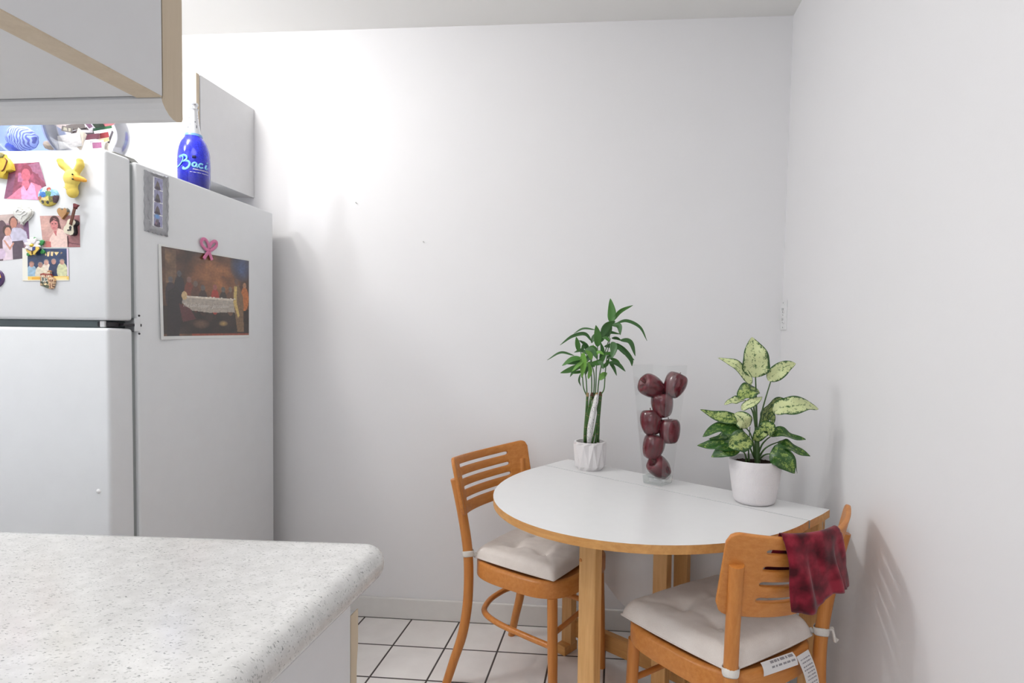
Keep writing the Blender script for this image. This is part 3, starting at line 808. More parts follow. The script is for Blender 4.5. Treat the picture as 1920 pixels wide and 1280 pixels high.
# --- lucky bamboo
B0 = Vector((-.086, 2.048, TT))
lb = thing('potted_bamboo', 'lucky bamboo in a small white faceted pot, leftmost on the table', 'plant', B0)
bm = bmesh.new(); nf = 9
nf = 22                                    # alternate folds: in at the top, out at the foot, and the other way round
def ring(r0, r1, z): return [bm.verts.new(((r0 if k % 2 else r1)*math.cos(2*PI*k/nf+.1), (r0 if k % 2 else r1)*math.sin(2*PI*k/nf+.1), z)) for k in range(nf)]
rA, rB, rC, rD = ring(.043, .043, 0), ring(.0495, .0560, .014), ring(.0605, .0540, .091), ring(.0575, .0575, .1)
bm.faces.new(rA[::-1])
for k in range(nf):
    q = (k+1) % nf
    for A, B in ((rA, rB), (rC, rD)): bm.faces.new((A[k], A[q], B[q], B[k]))
    if k % 2 == 0: bm.faces.new((rB[k], rB[q], rC[q])); bm.faces.new((rB[k], rC[q], rC[k]))
    else: bm.faces.new((rB[k], rB[q], rC[k])); bm.faces.new((rB[q], rC[q], rC[k]))
rE, rF, rG = ring(.0550, .0550, .1015), ring(.0505, .0505, .1010), ring(.0480, .0480, .082)
for A, B in ((rD, rE), (rE, rF), (rF, rG)):
    for k in range(nf): bm.faces.new((A[k], A[(k+1) % nf], B[(k+1) % nf], B[k]))
bm.faces.new(rG)
bmesh.ops.recalc_face_normals(bm, faces=bm.faces[:])
pt = obj('pot', bm, M_POTW, lb)
bm = bmesh.new(); lathe(bm, [(0, .088), (.0465, .086)], 24); obj('soil', bm, M_SOIL, lb)
def c4(x, y, dy=0): return on_y(1000+x/3.2, 540+y/3.2, B0.y+dy)
# stalks twist round a white dotted ribbon
ST = [[(308, 925, -.008), (310, 850, -.012), (318, 750, -.010), (325, 640, -.004)],
      [(312, 925, -.004), (318, 800, -.018), (333, 720, -.018), (350, 640, -.006)],
      [(318, 925, .004), (326, 800, -.018), (352, 700, -.024), (378, 640, -.010)],
      [(352, 930, -.022), (372, 850, -.024), (388, 760, -.016), (402, 635, -.004)],
      [(372, 930, -.018), (386, 850, -.018), (395, 760, -.010), (405, 640, .0)],
      [(388, 925, -.006), (392, 800, .004), (386, 720, .012), (372, 640, .012)],
      [(330, 920, .018), (345, 800, .02), (362, 720, .02), (355, 640, .014)]]
for i, s in enumerate(ST):
    P = spline([c4(*p)-B0 for p in s], 7); bm = bmesh.new(); tube(bm, P, .0046, 10)
    st = obj('stalk', bm, M_STALK, lb, 180)
    for k in (4+i % 3, 9+i % 2, 14+i % 3, 19):
        k = min(k, len(P)-2); d = (P[k+1]-P[k]).normalized(); bm = bmesh.new(); tube(bm, [P[k]-d*.0007, P[k]+d*.0007], .0050, 10)
        obj('node_ring', bm, M_NODE, st, 180)
    bm = bmesh.new(); d = (P[-1]-P[-2]).normalized(); tube(bm, [P[-1]-d*.006, P[-1]+d*.002, P[-1]+d*.008], [.0056, .005, .0042], 10); obj('cut_end', bm, M_TWIG if i % 2 else M_NODE, st, 60)
def ribbon_mat():
    s = NT('dotted_white_ribbon'); s.set(.5)
    vo = s.n('ShaderNodeTexVoronoi'); vo.inputs['Scale'].default_value = 190; vo.inputs['Randomness'].default_value = .35; s.l(s.coord(), vo.inputs['Vector'])
    s.l(s.ramp(vo.outputs['Distance'], [(.24, lin((74, 80, 74))), (.30, lin((226, 224, 222)))]), s.b.inputs['Base Color']); return s.m
P = spline([c4(*p)-B0 for p in ((335, 930, -.020), (340, 850, -.026), (358, 750, -.028), (378, 660, -.022), (384, 640, -.018))], 7)
bm = bmesh.new(); tube(bm, P, [.0085, .0105, .0105, .0085, .005], 14, flat=(0, 1, 0)); obj('ribbon', bm, ribbon_mat(), lb, 180)
SH = [[(322, 640), (318, 560), (312, 500), (318, 430), (322, 380)], [(318, 640), (302, 600), (296, 545), (290, 470), (285, 380), (265, 350)], [(350, 640), (350, 560), (348, 480), (352, 400), (360, 340)],
      [(372, 640), (376, 560), (378, 480), (385, 400), (384, 330)], [(385, 640), (392, 560), (405, 480), (425, 400), (455, 300), (468, 205)], [(404, 640), (424, 605), (430, 530), (436, 460), (446, 380), (462, 300)], [(362, 640), (366, 560), (362, 500), (345, 440), (335, 380)]]
for i, s in enumerate(SH):
    P = spline([c4(x, y, .006*math.sin(i*2.1+k*.5)) - B0 for k, (x, y) in enumerate(s)], 5); bm = bmesh.new(); tube(bm, P, [.0023, .0019, .0014], 8); obj('shoot', bm, M_SHOOT, lb, 180)
BL = [([(468, 212), (471, 150), (462, 62)], 40, 0, 0), ([(474, 200), (520, 140), (597, 103)], 20, 0, .01), ([(490, 215), (560, 196), (640, 235), (682, 316)], 15, 1, .0), ([(472, 222), (515, 228), (522, 282)], 26, 1, -.02),
      ([(408, 292), (440, 232), (492, 198)], 40, 1, -.02), ([(386, 352), (384, 290), (375, 222)], 40, 0, -.03), ([(350, 330), (362, 295), (371, 272)], 20, 1, .01), ([(352, 320), (310, 274), (235, 288), (160, 342)], 17, 1, -.01),
      ([(372, 250), (300, 243), (243, 272)], 11, 1, .03), ([(272, 380), (265, 335), (257, 292)], 24, 0, -.02), ([(245, 404), (165, 386), (83, 432)], 11, 1, .0), ([(292, 422), (235, 428), (172, 466)], 30, 0, -.03),
      ([(288, 455), (230, 485), (162, 509)], 30, 0, -.01), ([(292, 470), (250, 488), (220, 532)], 18, 1, .01), ([(300, 385), (303, 455), (290, 538)], 38, 2, -.04), ([(322, 370), (308, 342), (286, 378)], 24, 1, -.01),
      ([(410, 322), (440, 268), (525, 276)], 20, 1, .02), ([(470, 322), (484, 362), (470, 424)], 36, 1, -.03), ([(498, 330), (545, 372), (586, 425), (592, 468)], 26, 1, -.01), ([(520, 312), (580, 325), (612, 408)], 28, 1, .02),
      ([(488, 335), (550, 388), (606, 432)], 20, 1, .03), ([(460, 420), (500, 438), (526, 462)], 18, 0, .02), ([(455, 442), (508, 458), (553, 500)], 22, 1, -.02), ([(455, 442), (480, 475), (500, 525)], 17, 1, .0),
      ([(398, 552), (420, 522), (442, 508)], 28, 2, -.01), ([(300, 380), (352, 372), (382, 425)], 28, 1, -.02), ([(345, 450), (400, 440), (442, 378)], 26, 0, -.03), ([(312, 342), (292, 325), (274, 314)], 14, 1, .02),
      ([(330, 545), (342, 490), (325, 438)], 20, 2, -.02), ([(400, 432), (416, 375), (404, 325)], 22, 1, .0), ([(282, 515), (274, 555), (285, 588)], 9, 1, .0), ([(322, 420), (270, 440), (200, 455)], 24, 1, .03),
      ([(360, 400), (330, 420), (285, 470)], 26, 1, .02), ([(385, 380), (350, 360), (300, 395)], 26, 0, -.01), ([(430, 300), (450, 255), (470, 215)], 34, 1, .01), ([(440, 420), (470, 405), (500, 370)], 22, 1, .02),
      ([(370, 470), (340, 455), (300, 480)], 24, 0, .0), ([(425, 350), (470, 345), (520, 360), (560, 400)], 22, 1, .0), ([(410, 480), (440, 455), (455, 420)], 18, 0, .02),
      ([(330, 400), (322, 350), (300, 318)], 18, 0, .03), ([(318, 395), (290, 372), (245, 385)], 18, 1, .03), ([(372, 400), (395, 385), (425, 400)], 20, 2, -.03), ([(392, 345), (378, 318), (350, 306)], 18, 1, .02),
      ([(300, 440), (270, 462), (232, 500)], 18, 2, -.03), ([(430, 400), (462, 392), (492, 398)], 18, 0, -.02), ([(350, 430), (338, 395), (312, 372)], 22, 2, -.035), ([(455, 320), (438, 300), (412, 296)], 18, 0, -.02),
      ([(385, 440), (410, 452), (420, 486)], 18, 1, -.03), ([(470, 300), (500, 300), (530, 316)], 14, 1, .03), ([(295, 500), (265, 505), (230, 512)], 16, 0, .01), ([(340, 470), (318, 492), (312, 525)], 18, 1, .02)]
for i, (pts, w, mi, dy) in enumerate(BL):
    n = len(pts); P = [c4(x, y, dy-.015*(k/(n-1))*(1 if i % 2 else -1)) for k, (x, y) in enumerate(pts)]
    leaf('leaf', M_BLEAF[mi], P, w/3.2*.00190*1.3, lb, VIEW+Vector((.5*math.sin(i*1.7), 0, .5*math.cos(i*2.3))), B0, .25, .8)

# --- aglaonema in the white textured pot
G0 = Vector((.410, 1.690, TT))
ag = thing('potted_plant', 'variegated broad leaf plant in a white ribbed pot, rightmost on the table', 'plant', G0)
bm = bmesh.new()
prof = [(0, 0), (.045, 0), (.052, .001), (.057, .004), (.0595, .010), (.0645, .040), (.0695, .075), (.0735, .105), (.0752, .124), (.0750, .1265), (.0742, .1275), (.0728, .1272), (.0718, .125), (.0705, .118), (.069, .108), (0, .108)]
lathe(bm, prof, 128, uv=True); obj('pot', bm, M_POTWEAVE, ag, 60)
bm = bmesh.new(); random.seed(3)
lathe(bm, [(0, .1145), (.03, .1140), (.055, .1128), (.0693, .111)], 48); bmesh.ops.subdivide_edges(bm, edges=bm.edges[:], cuts=1)
for v in bm.verts: v.co.z += random.uniform(-.0012, .0028)
obj('soil', bm, M_SOIL, ag)
def c5(x, y, dy=0): return on_y(1160+x/3.555, 620+y/3.555, G0.y+dy)
STEMS = [([(925, 885, 0), (922, 800, 0), (921, 720, 0), (920, 640, 0)], [.0085, .0075, .006]), ([(920, 660, 0), (918, 540, .003), (916, 420, .004), (912, 305, .0)], [.0034, .0026, .0018]),
         ([(928, 680, 0), (942, 610, 0), (965, 500, 0), (1015, 332, 0)], [.003, .0024, .0016]), ([(915, 640, 0), (902, 520, -.005), (885, 430, -.005), (868, 352, -.005)], [.003, .0024, .0016]),
         ([(912, 640, 0), (895, 545, .005), (870, 500, .008), (842, 462, .01)], [.0028, .002, .0014]), ([(935, 690, 0), (965, 640, -.01), (1005, 590, -.015), (1040, 545, -.02)], [.003, .0022, .0016]),
         ([(930, 820, 0), (955, 760, -.01), (985, 725, -.02), (1012, 705, -.025)], [.003, .0022, .0016]), ([(935, 840, 0), (970, 790, -.015), (1010, 762, -.02), (1062, 742, -.02)], [.003, .0022, .0016]),
         ([(935, 860, 0), (960, 835, -.02), (985, 822, -.03), (1010, 820, -.035)], [.003, .0022, .0016]), ([(905, 845, 0), (885, 800, -.015), (868, 760, -.025), (855, 735, -.03)], [.003, .0022, .0016]),
         ([(905, 840, 0), (895, 740, -.01), (875, 680, -.015), (850, 648, -.018)], [.003, .0022, .0016]), ([(850, 875, -.02), (848, 840, -.025), (835, 810, -.03), (805, 788, -.035)], [.0028, .0022, .0016]),
         ([(868, 870, -.01), (866, 800, -.01), (870, 720, -.01), (875, 640, -.01)], [.0028, .002, .001]), ([(915, 760, 0), (930, 700, -.01), (945, 670, -.02), (960, 655, -.025)], [.003, .002, .0015])]
for pts, r in STEMS:
    bm = bmesh.new(); tube(bm, spline([c5(*p)-G0 for p in pts], 6), r, 10); obj('stem', bm, M_PSTEM, ag, 180)
# path (x, y, dy), width px, material, upper-face direction
LV = [([(912, 312, 0), (912, 240, -.004), (905, 150, 0), (888, 42, .012)], 168, M_LEAFP, (.1, -1, .1)), ([(884, 360, -.005), (850, 300, -.008), (790, 235, -.008), (735, 205, 0), (662, 180, .01)], 62, M_LEAFP, (-.4, -.8, .8)),
      ([(995, 330, 0), (1040, 290, -.004), (1110, 240, -.004), (1180, 218, .004)], 92, M_LEAFP, (.1, -1, .25)), ([(935, 400, .004), (885, 400, -.006), (835, 425, -.012), (800, 462, -.02)], 116, M_LEAFM, (0, -.7, .9)),
      ([(840, 460, .01), (790, 462, .01), (750, 470, .01), (703, 492, .01)], 56, M_LEAFP, (-.1, -.7, .8)), ([(818, 526, -.02), (860, 495, -.03), (910, 470, -.03), (957, 440, -.02)], 58, M_LEAFP, (.1, -.8, .7)),
      ([(1030, 545, -.018), (1090, 510, -.026), (1170, 500, -.03), (1250, 495, -.02), (1332, 522, -.004)], 112, M_LEAFP, (.15, -.85, .6)), ([(950, 612, .01), (985, 540, .02), (1050, 480, .025), (1120, 460, .03)], 100, M_LEAFM, (.5, -.8, -.2)),
      ([(858, 650, -.018), (800, 600, -.01), (720, 585, -.004), (630, 560, .004), (543, 524, .012)], 84, M_LEAFM, (-.1, -.8, .7)), ([(852, 648, -.02), (838, 610, -.032), (812, 575, -.034), (770, 552, -.03)], 98, M_LEAFP, (-.1, -1, .3)),
      ([(835, 676, -.02), (760, 655, -.02), (670, 645, -.015), (560, 706, -.02)], 108, M_LEAFD, (-.1, -.7, .8)), ([(880, 718, -.03), (820, 735, -.05), (770, 755, -.056), (735, 775, -.06)], 128, M_LEAFM, (-.1, -1, .4)),
      ([(850, 735, -.03), (740, 760, -.03), (640, 762, -.025), (523, 764, -.02)], 90, M_LEAFD, (-.1, -.75, .75)), ([(812, 790, -.036), (740, 795, -.04), (680, 808, -.04), (618, 840, -.04)], 84, M_LEAFD, (-.1, -.9, .5)),
      ([(1010, 704, -.026), (1070, 675, -.03), (1150, 705, -.03), (1248, 724, -.03)], 74, M_LEAFD, (.1, -.6, .9)), ([(1060, 740, -.02), (1110, 760, -.03), (1190, 798, -.03), (1277, 836, -.03)], 74, M_LEAFD, (.1, -.7, .8)),
      ([(1005, 820, -.036), (1060, 835, -.05), (1115, 875, -.056), (1174, 950, -.055)], 136, M_LEAFD, (.3, -1, .3)), ([(1075, 748, -.02), (1130, 800, -.01), (1165, 860, -.005), (1190, 950, 0)], 46, M_LEAFD, (.8, -.6, .3)),
      ([(962, 655, -.026), (985, 640, -.036), (1005, 660, -.04), (1012, 705, -.045)], 84, M_LEAFM, (.2, -.9, .5)), ([(905, 735, -.01), (940, 690, -.03), (975, 670, -.035), (1010, 640, -.03)], 70, M_LEAFM, (.1, -.9, .5)),
      ([(1000, 590, .01), (1015, 560, .01), (1025, 600, .008), (1015, 625, .005)], 40, M_LEAFM, (.2, -.9, .2)), ([(800, 700, .02), (740, 700, .03), (680, 720, .035), (600, 722, .03)], 80, M_LEAFD, (-.1, -.6, .8))]
for i, (pts, w, m, nr) in enumerate(LV):
    leaf('leaf', m, [c5(*p) for p in pts], w/3.555*.00158*1.12, ag, nr, G0, .22, .78, .2, i)

# --- tall square vase of apples
VB = Vector((.152, 1.822, TT)); ux = Vector((math.cos(TA), math.sin(TA), 0)); vx = Vector((-math.sin(TA), math.cos(TA), 0))
b0, b1, HV = .070, .132, .386
VC = VB - ux*b0/2 + vx*b0/2
vs = bmesh.new()
def sq(a, z, r, n=4):
    out = []
    for k, (sx, sy) in enumerate(((1, 1), (-1, 1), (-1, -1), (1, -1))):
        for j in range(n+1):
            an = k*PI/2+PI/2*j/n
            out.append(Vector((sx*(a/2-r)+r*math.cos(an), sy*(a/2-r)+r*math.sin(an), z)))
    return out
def wid(z): return b0+(b1-b0)*z/HV
secs = [(wid(HV*k/8), HV*k/8, .005) for k in range(0, 8)]
secs[0] = (wid(.026), .026, .005)
secs += [(wid(HV)-.001, HV-.001, .005), (wid(HV)-.003, HV, .004), (wid(HV)-.005, HV-.001, .003)]
inner = [(wid(HV*k/8)-.006, HV*k/8, .003) for k in range(7, 0, -1)]+[(wid(.030)-.006, .030, .003)]
rings = [[vs.verts.new(p) for p in sq(a, z, r)] for a, z, r in secs+inner]
for A, B in zip(rings, rings[1:]):
    for i in range(len(A)): vs.faces.new((A[i], A[(i+1) % len(A)], B[(i+1) % len(A)], B[i]))
vs.faces.new(rings[-1])
bmesh.ops.recalc_face_normals(vs, faces=vs.faces[:])
vo_ = obj('vase', vs, M_GLASS, None, 25); vo_.location = VC; vo_.rotation_euler = (0, 0, TA)
tag(vo_, 'tall clear square glass vase with red apples between the two plants', 'vase')
vb = bmesh.new()
rings = [[vb.verts.new(p) for p in sq(a, z, r)] for a, z, r in ((wid(0)-.004, .0003, .005), (wid(0), .003, .005), (wid(.0255), .0255, .005), (wid(.0255)-.012, .0275, .004), (wid(.025)-.034, .020, .004))]
for A, B in zip(rings, rings[1:]):
    for i in range(len(A)): vb.faces.new((A[i], A[(i+1) % len(A)], B[(i+1) % len(A)], B[i]))
vb.faces.new(rings[0][::-1]); vb.faces.new(rings[-1]); bmesh.ops.recalc_face_normals(vb, faces=vb.faces[:])
obj('base', vb, M_GLASSBASE, vo_, 25)
def apple_bm():
    """tall five-lobed red eating apple, narrower below"""
    bm = bmesh.new(); pr = [(0, .023), (.004, .0245), (.009, .0315), (.016, .0375), (.0235, .0385), (.030, .0345), (.0345, .026), (.0362, .015), (.0360, .003), (.0340, -.010), (.0305, -.022), (.0258, -.032), (.020, -.0385), (.0135, -.0405), (.008, -.0375), (.004, -.034), (0, -.033)]
    P = spline([(r, 0, z) for r, z in pr], 3); prof = [(max(p.x, 0) if 0 < i < len(P)-1 else 0, p.z) for i, p in enumerate(P)]
    def sh(a, z, r):
        t = z/.0385
        return 1+.055*math.cos(5*a)*(max(0, -t)**1.2)+.03*math.cos(5*a)*max(0, t)
    lathe(bm, prof[::-1], 40, shape=sh); bmesh.ops.recalc_face_normals(bm, faces=bm.faces[:]); return bm
AP = [((222, 372), 0, (0, -1.15, .5), 'topmost dark apple at the left of the vase, lying on its side', 1.02), ((374, 362), 0, (.1, .42, .6), 'topmost apple at the right of the vase, upright and tilted', 1.0),
      ((290, 492), 0, (.1, -.12, 0), 'bright red apple just below the top pair in the vase', 1.0), ((216, 608), 0, (-.1, .12, 1.2), 'dark red apple at the left side of the vase, halfway down', 1.0),
      ((338, 668), 0, (.0, .06, 2.2), 'apple with a stem at the right side of the vase, halfway down', .98), ((232, 772), 0, (.1, -.2, 2.9), 'red apple second from the bottom of the vase', 1.0),
      ((272, 910), 0, (.2, -.9, .4), 'dark apple at the bottom of the glass vase', .96)]
proto = None
for (px, py), w, rot, lb_, k in AP:
    p = on_y(1160+px/3.555, 620+py/3.555, VC.y)
    if proto is None:
        a = obj('apple', apple_bm(), M_APPLE, None, 180); bm = bmesh.new(); tube(bm, spline([(0, 0, .022), (.001, .0005, .036), (.003, .002, .046)], 4), [.0016, .0012, .0018], 8)
        stm = obj('stem', bm, M_TWIG, a, 180); proto = a
    else:
        a = proto.copy(); COL.objects.link(a); s2 = stm.copy(); COL.objects.link(s2); s2.parent = a
    a.location = p; a.rotation_euler = rot; a.scale = (k, k, k)
    tag(a, lb_, 'apple', 'red apples in the glass vase')
#PART3
# ------------------------------------------------------------------ things on the freezer door
def PD(px, py, d=0): p = on_y(px, py, FY0); return Vector((p.x, FY0-d, p.z))
def PS(px, py, d=0): p = on_x(px, py, FX); return Vector((FX+d, p.y, p.z))
def settle(o):
    """put the origin of a one-mesh thing at the middle of its mesh"""
    c = sum((v.co for v in o.data.vertices), Vector())/len(o.data.vertices)
    o.data.transform(Matrix.Translation(-c)); o.location = c; return o
def slab(name, poly, d0, d1, mats, plane=PD, bev=0., parent=None, colour=None, cuts=0, dome=0.):
    bm = bmesh.new(); prism(bm, poly, d0, d1, bev, 2, 0, lambda a, b, d: plane(a, b, d))
    if colour: colour_faces(bm, colour)
    return obj(name, bm, mats, parent, 35)
def dome(name, cx, cy, r, h, plane, ops, mat, parent=None, rings=26, seg=84):
    """round badge: domed front painted on its faces, ops in unit coordinates"""
    bm = bmesh.new(); lay = bm.loops.layers.float_color.new('print'); R = []
    prof = [(1., 0.), (1., .35)]+[(math.cos(a), .35+.65*math.sin(a)) for a in [PI/2*k/rings for k in range(1, rings)]]+[(0, 1.)]
    for rr, hh in prof:
        R.append([bm.verts.new(plane(cx+r*rr*math.cos(2*PI*k/seg), cy+r*rr*math.sin(2*PI*k/seg), hh*h)) for k in range(seg)] if rr else [bm.verts.new(plane(cx, cy, h))])
    for i, (A, B) in enumerate(zip(R, R[1:])):
        for k in range(seg):
            j = (k+1) % seg; f = bm.faces.new((A[k], A[j], B[0])) if len(B) == 1 else bm.faces.new((A[k], A[j], B[j], B[k]))
            rm = (prof[i][0]+prof[i+1][0])/2; an = 2*PI*(k+.5)/seg
            c = lin(paint_at(ops, .5+.5*rm*math.cos(an), .5+.5*rm*math.sin(an)))
            for lp in f.loops: lp[lay] = c
    bm.faces.new(R[0][::-1]); bmesh.ops.recalc_face_normals(bm, faces=bm.faces[:])
    return obj(name, bm, mat, parent, 60)
def q4(*c): return [PD(*p) for p in c]
N_D = (0, -1, 0)
SK, SK2 = (222, 160, 140), (190, 130, 112)
o = print_panel('photograph', q4((20, 307), (75.7, 304.2), (95, 375.8), (8, 372.3)), N_D, [
    ('bg', (160, 78, 104)), ('n', 7, .35), ('p', [(.45, .06), (1, .0), (1, .55), (.8, .3)], (172, 108, 140)), ('p', [(.0, .3), (.2, .3), (.16, 1), (0, 1)], (140, 80, 112)), ('r', .28, .26, .42, .52, (196, 120, 160)),
    ('e', .52, .22, .17, .17, (150, 66, 88)), ('e', .50, .32, .13, .17, (214, 108, 128)), ('p', [(.72, .3), (.86, .3), (.9, .9), (.76, .8)], (150, 70, 96)), ('p', [(.40, .48), (.56, .48), (.60, .62), (.48, .72), (.38, .62)], (220, 116, 140)), ('p', [(.05, 1), (.36, .66), (.44, .60), (.5, .76), (.62, .52), (.86, .62), (.95, .86), (.95, 1)], (232, 134, 164)),
    ('p', [(.38, 1), (.36, .72), (.42, .62), (.50, .78), (.62, .54), (.70, .62), (.72, 1)], (242, 176, 222)), ('n', 16, .12)], 118, 104, bend=lambda u, v: .004*max(0, u-.7)**1.2*(1-v)*3)
tag(settle(o), 'pink tinted photograph on the freezer door under a yellow jacket magnet', 'photograph')
o = print_panel('photograph', q4((-30, 405), (53, 399), (57, 483), (-27, 492)), N_D, [
    ('bg', (150, 116, 128)), ('n', 5, .3), ('r', 0, 0, 1, .2, (196, 176, 170)), ('r', .0, .0, .35, .5, (176, 150, 148)), ('e', .40, .62, .16, .5, (96, 72, 82)), ('p', [(.86, .0), (1, .0), (1, 1), (.9, .6)], (122, 84, 122)),
    ('e', .66, .18, .10, .13, (92, 64, 60)), ('e', .665, .2, .075, .12, SK2), ('p', [(.56, .38), (.66, .30), (.82, .32), (.94, .42), (.98, .66), (.92, .74), (.86, .62), (.62, .64)], (200, 196, 216)), ('p', [(.62, .60), (.86, .60), (.90, 1), (.60, 1)], (84, 70, 84)),
    ('e', .515, .34, .10, .11, (70, 48, 46)), ('e', .53, .38, .07, .10, (206, 150, 130)), ('p', [(.40, .56), (.46, .47), (.56, .47), (.62, .6), (.62, 1), (.40, 1)], (222, 204, 214)), ('p', [(.42, .56), (.46, .56), (.56, .72), (.64, .62), (.66, .65), (.56, .79)], (204, 148, 128)),
    ('e', .36, .85, .10, .12, (208, 186, 210)), ('n', 14, .1)], 120, 120)
tag(settle(o), 'faded photograph of a couple dancing, under the white heart magnet', 'photograph')
o = print_panel('photograph', q4((75, 404.7), (150, 403.5), (150.6, 463.2), (81.4, 463.6)), N_D, [
    ('grad', (196, 150, 142), (168, 112, 116), 'x'), ('g', .3, .3, .5, .5, (206, 166, 156)), ('n', 4, .12), ('p', [(.62, .7), (1, .62), (1, 1), (.62, 1)], (164, 110, 112)), ('p', [(.62, .80), (.78, .86), (1, .90), (1, .93), (.78, .90), (.62, .85)], (120, 74, 82)),
    ('e', .36, .20, .125, .20, (82, 44, 44)), ('p', [(.24, .2), (.48, .2), (.52, .42), (.44, .40)], (92, 50, 50)), ('e', .345, .28, .095, .19, (206, 130, 128)), ('p', [(.25, .22), (.34, .13), (.46, .22), (.44, .16), (.30, .08)], (82, 44, 44)),
    ('e', .30, .255, .022, .018, (90, 46, 50)), ('e', .385, .255, .022, .018, (90, 46, 50)), ('e', .34, .385, .035, .014, (168, 74, 84)),
    ('p', [(.16, 1), (.20, .72), (.32, .52), (.36, .62), (.44, .40), (.56, .46), (.68, .66), (.66, 1)], (236, 206, 196)), ('p', [(.31, .5), (.40, .46), (.38, .66)], (196, 110, 112)), ('p', [(.66, .64), (.69, .64), (.71, .86), (.68, 1), (.66, 1)], (70, 30, 36)), ('p', [(.10, .80), (.22, .82), (.22, 1), (.06, 1)], (196, 110, 104)), ('n', 18, .07)], 124, 104)
tag(settle(o), 'photograph of a dark haired person in a cream shirt, beside the guitar magnet', 'photograph')
def person(x, y, hc, sc_, hair=(150, 140, 136), s=1.):
    return [('e', x, y+.28*s, .115*s, .26*s, sc_), ('e', x, y-.02, .055*s, .075*s, hair), ('e', x, y+.01, .047*s, .075*s, hc)]
ops = [('bg', (46, 66, 102)), ('n', 6, .2), ('p', [(.48, .12), (.51, .12), (.53, .22), (.5, .24)], (232, 206, 150)), ('p', [(.54, .13), (.60, .11), (.58, .26), (.54, .26)], (236, 210, 156)), ('p', [(.62, .12), (.68, .12), (.66, .25), (.62, .24)], (236, 210, 156)), ('p', [(.69, .12), (.80, .13), (.74, .24)], (232, 206, 150)), ('p', [(.84, .12), (.88, .15), (.83, .2)], (150, 130, 100))]
for a in ((.20, .50, (190, 142, 128), (158, 190, 212), (140, 110, 100), 1.05), (.52, .44, (206, 160, 146), (226, 214, 200)), (.39, .52, (178, 132, 120), (226, 218, 196)), (.68, .42, (186, 140, 128), (44, 60, 92)), (.86, .43, (196, 152, 134), (208, 210, 168))):
    ops += person(a[0], a[1], a[2], a[3], *(a[4:]))
ops += [('n', 15, .12), ('r', 0, 0, .115, 1, (240, 238, 226)), ('r', .97, 0, 1, 1, (222, 206, 224)), ('r', 0, 0, 1, .015, (220, 222, 214)), ('r', .115, .87, 1, 1, (246, 208, 110)), ('r', .2, .89, .42, .96, (240, 178, 60)), ('r', .55, .9, .95, .97, (248, 228, 160)), ('r', 0, .975, 1, 1, (248, 238, 214))]
o = print_panel('photograph', q4((43, 465), (129, 464.6), (130.4, 525.8), (43.6, 526.4)), N_D, ops, 150, 112)
o.data.transform(Matrix.Translation((0, -.0012, 0)))
tag(settle(o), 'photograph of five people at a table with a yellow lower border', 'photograph')

MAG = 'magnets on the freezer door'
# yellow jacket
def cj(x, y): return (x/10.67, 280+y/10.67)
t = thing('fridge_magnet', 'yellow padded jacket magnet at the top left of the freezer door', 'magnet', PD(6, 312), 0, MAG); o_ = local(t)
M_YEL = plain('yellow_resin', (226, 196, 70), .45, .5, .2, 160, .3, 260); M_BROWN = plain('brown_resin', (132, 66, 42), .5); M_GREYCAP = plain('khaki_resin', (150, 142, 96), .6)
def part(name, bm, m, parent, oo, sm=40): bmesh.ops.translate(bm, vec=oo, verts=bm.verts[:]); return obj(name, bm, m, parent, sm)
def pbm(poly, d0, d1, bev=0, plane=PD): bm = bmesh.new(); prism(bm, poly, d0, d1, bev, 3, 0, lambda a, b, d: plane(a, b, d)); return bm
part('jacket', pbm([cj(*p) for p in ((-150, 300), (-60, 190), (30, 170), (60, 110), (140, 110), (160, 170), (215, 200), (290, 310), (318, 430), (210, 465), (185, 430), (165, 520), (150, 600), (60, 590), (-80, 560), (-70, 440), (-170, 440))], .0005, .011, .0035), M_YEL, t, o_)
part('collar', pbm([cj(*p) for p in ((40, 140), (60, 90), (130, 85), (170, 130), (150, 185), (60, 190))], .009, .0135, .002), M_GREYCAP, t, o_)
for P_ in (((190, 205), (225, 250), (205, 330), (160, 430), (120, 460)), ((30, 210), (10, 300), (40, 400), (80, 450))):
    bm = bmesh.new(); tube(bm, spline([PD(*cj(*p), .0115) for p in P_], 5), .0016, 8); part('strap', bm, M_BROWN, t, o_, 180)
# domed scene badge
o = dome('fridge_magnet', 92.4, 368.3, 18.8, .009, PD, [('bg', (196, 176, 70)), ('r', 0, 0, 1, .52, (150, 200, 232)), ('e', .36, .22, .34, .2, (190, 224, 246)), ('p', [(.1, .2), (.3, .1), (.2, .4)], (60, 140, 200)), ('e', .32, .44, .2, .14, (40, 110, 190)), ('p', [(.45, .28), (.62, .22), (.74, .34), (.70, .56), (.5, .56)], (108, 150, 96)), ('e', .60, .16, .10, .10, (168, 70, 52)), ('e', .62, .22, .06, .06, (214, 168, 140)),
    ('p', [(.0, .55), (.2, .5), (.3, .62), (.1, .72)], (150, 90, 50)), ('p', [(.25, .58), (.5, .6), (.5, .74), (.25, .72)], (232, 206, 150)), ('e', .56, .64, .08, .14, (226, 214, 120)), ('p', [(.6, .55), (.9, .48), (.95, .75), (.65, .82)], (132, 126, 72)), ('e', .3, .80, .08, .08, (52, 46, 34)), ('e', .55, .82, .07, .08, (52, 46, 34)), ('p', [(.8, .5), (1, .45), (1, .8), (.8, .85)], (84, 60, 70)), ('n', 14, .2)], M_ENAMEL)
tag(settle(o), 'round domed magnet with blue sky and a rider, on the pink photograph', 'magnet', MAG)
